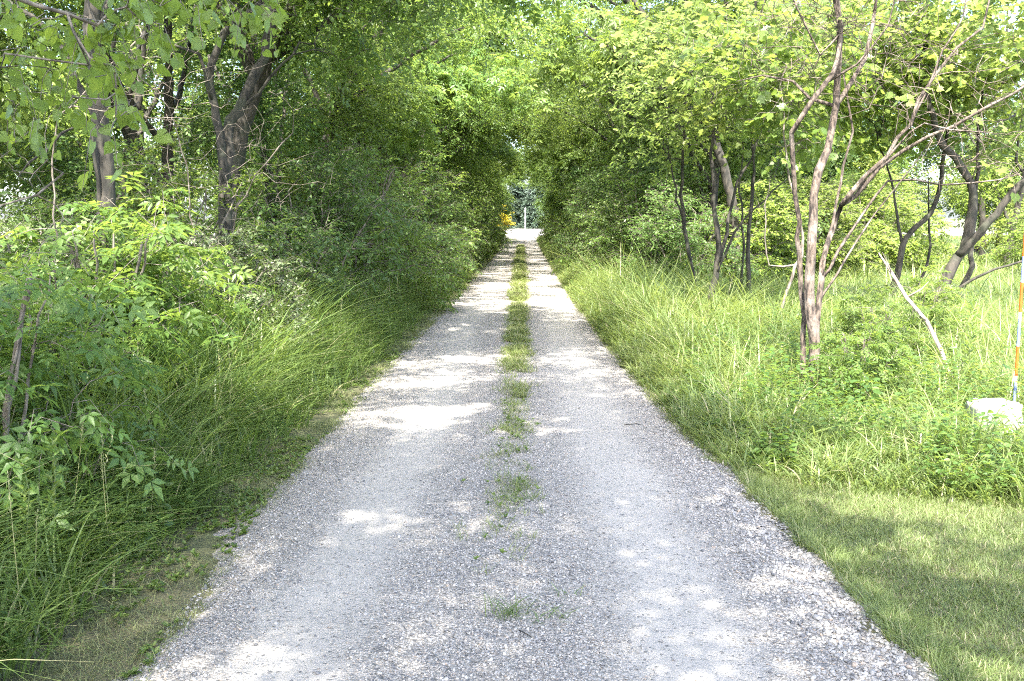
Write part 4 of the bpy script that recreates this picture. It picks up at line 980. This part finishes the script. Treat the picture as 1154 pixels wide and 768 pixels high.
gold = shrub('golden_shrub', 108, 2.6, 1.0, 'oval', .11, 'leaf_gold', 110, twigs=False)
put(gold, (-2.15, 100, 0), 0, 1.15, 'golden yellow shrub in the gap at the far end of the lane', 'shrub')
def far_post():
    b = P(592, 258, 118); o = empty('signpost', (b.x, b.y, 0)); wh = plain('weathered white post paint', (.5, .5, .48))
    link('post', np_mesh('post', *tube([(0, 0, 0), (0, 0, 1.4), (0, 0, 2.7)], [.07, .07, .065], 8), wh, None, True), o)
    link('cap', np_mesh('cap', *tube([(0, 0, 2.7), (0, 0, 2.74), (0, 0, 2.79)], [.09, .085, .02], 8), wh, None, True), o)
    tag(o, 'white post standing at the far end of the lane before the spruces', 'post')
far_post()

# ------------------------------------------------------------------ small things on and beside the lane
def tuft(px, py, seed, label, h=.09, n=55, sp=.035):
    depth = CAMH / ((py - 245) / FPX); b = P(px, py, depth); rg = np.random.default_rng(seed)
    x = rg.normal(size=n) * sp; y = rg.normal(size=n) * sp * .8; B = Buf()
    V, F, a = blades(x, y, h * rg.uniform(.5, 1.2, n), np.full(n, .0045), rg, .9, rg.random(n) * .95, None, 3, .8); B.add(V, F, a)
    o = link('grass_tuft', B.mesh('grass_tuft', M['grass_tall'])); o.location = (b.x, b.y, float(road_z(np.array(b.x), np.array(b.y))) - .003)
    tag(o, label, 'grass tuft', 'single grass tufts on the gravel')
tuft(573, 718, 1, 'largest lone grass tuft on the gravel close to the camera')
tuft(612, 722, 2, 'thin grass tuft right of the largest lone tuft', .06, 18)
tuft(577, 575, 3, 'lone grass tuft below the sparse centre strip', .06, 34)
tuft(601, 575, 4, 'small tuft right of the lone tuft below the centre strip', .05, 22)
tuft(640, 690, 5, 'tiny grass tuft on the gravel in the right half of the centre band', .05, 14)
def road_twig(px, py, L_, a, lab):
    depth = CAMH / ((py - 245) / FPX); b = P(px, py, depth); w = Buf(); rg = np.random.default_rng(int(px))
    z0 = float(road_z(np.array(b.x), np.array(b.y))); sk = Skel(); d = np.array([math.cos(a), math.sin(a), 0])
    ids = sk.stem([d * -L_ / 2 + [0, 0, .006], [0, 0, .012], d * L_ / 2 + [0, 0, .007]], .004, .002, wob=.003, step=.02, rg=rg); q = sk.p[ids[len(ids) // 2]]
    sk.stem([q, q + [d[1] * .03 + d[0] * .03, -d[0] * .03 + d[1] * .03, .006]], .0022, .001, par=ids[len(ids) // 2], wob=.001, step=.01); sk.build(w, .001)
    o = link('fallen_twig', w.mesh('twig', M['bark_dark'], True)); o.location = (b.x, b.y, z0); tag(o, lab, 'twig')
road_twig(592, 742, .10, -1.0, 'dark twig lying by the largest lone grass tuft')
road_twig(713, 485, .14, .1, 'dark twig lying on the right wheel track')
# tall leafy weeds (goldenrod like) standing in the verges
def weed(seed, h=.75):
    rg = np.random.default_rng(seed); root = empty('tall_weed'); w = Buf(); lb = Buf()
    pts = [(0, 0, 0), (.02, .01, h * .4), (.0, .03, h * .75), (.04, .02, h)]; V, F = tube(pts, [.004, .0035, .003, .0015], 5); w.add(V, F)
    n = 46; t = .15 + .85 * np.arange(n) / n; a = np.arange(n) * 2.4 + rg.normal(size=n) * .3; p = np.stack([.03 * t, .02 * t, h * t], 1)
    d = np.stack([np.cos(a), np.sin(a), .5 + .4 * t], 1)
    V, F, q = place_leaves('narrow', p, d, np.tile([0, 0, 1.], (n, 1)), .11 * (1.15 - .6 * t), rg.random(n) * .95); lb.add(V, F, q)
    kid(root, link('stem', w.mesh('weed_stem', M['stem'], True), root)); kid(root, link('leaves', lb.mesh('weed_leaves', M['grass_tall']), root)); return root
wd = weed(1)
rg = np.random.default_rng(99)
for i in range(46):
    y = rg.uniform(3.2, 15); x = edge_l(y) - rg.uniform(.7, 1.6)
    put(wd, (float(x), float(y), 0), i, rg.uniform(.7, 1.25), 'leafy goldenrod stalk in the left verge ' + ('close to the camera' if y < 7 else 'near the dark trunks'), 'weed', 'goldenrod stalks in the left verge')
for i in range(22):
    y = rg.uniform(6.6, 12); x = rg.uniform(1.7, 4.8)
    if y < lawn_edge(x) + .3: y += 1.2
    put(wd, (float(x), float(y), 0), i, rg.uniform(.4, .75), 'leafy weed stalk in the right meadow grass', 'weed', 'weed stalks in the right meadow')
b = P(1090, 440, 8.9); put(wd, (b.x, b.y, 0), .3, 1.35, 'tall leafy weed rising left of the striped stake', 'weed')
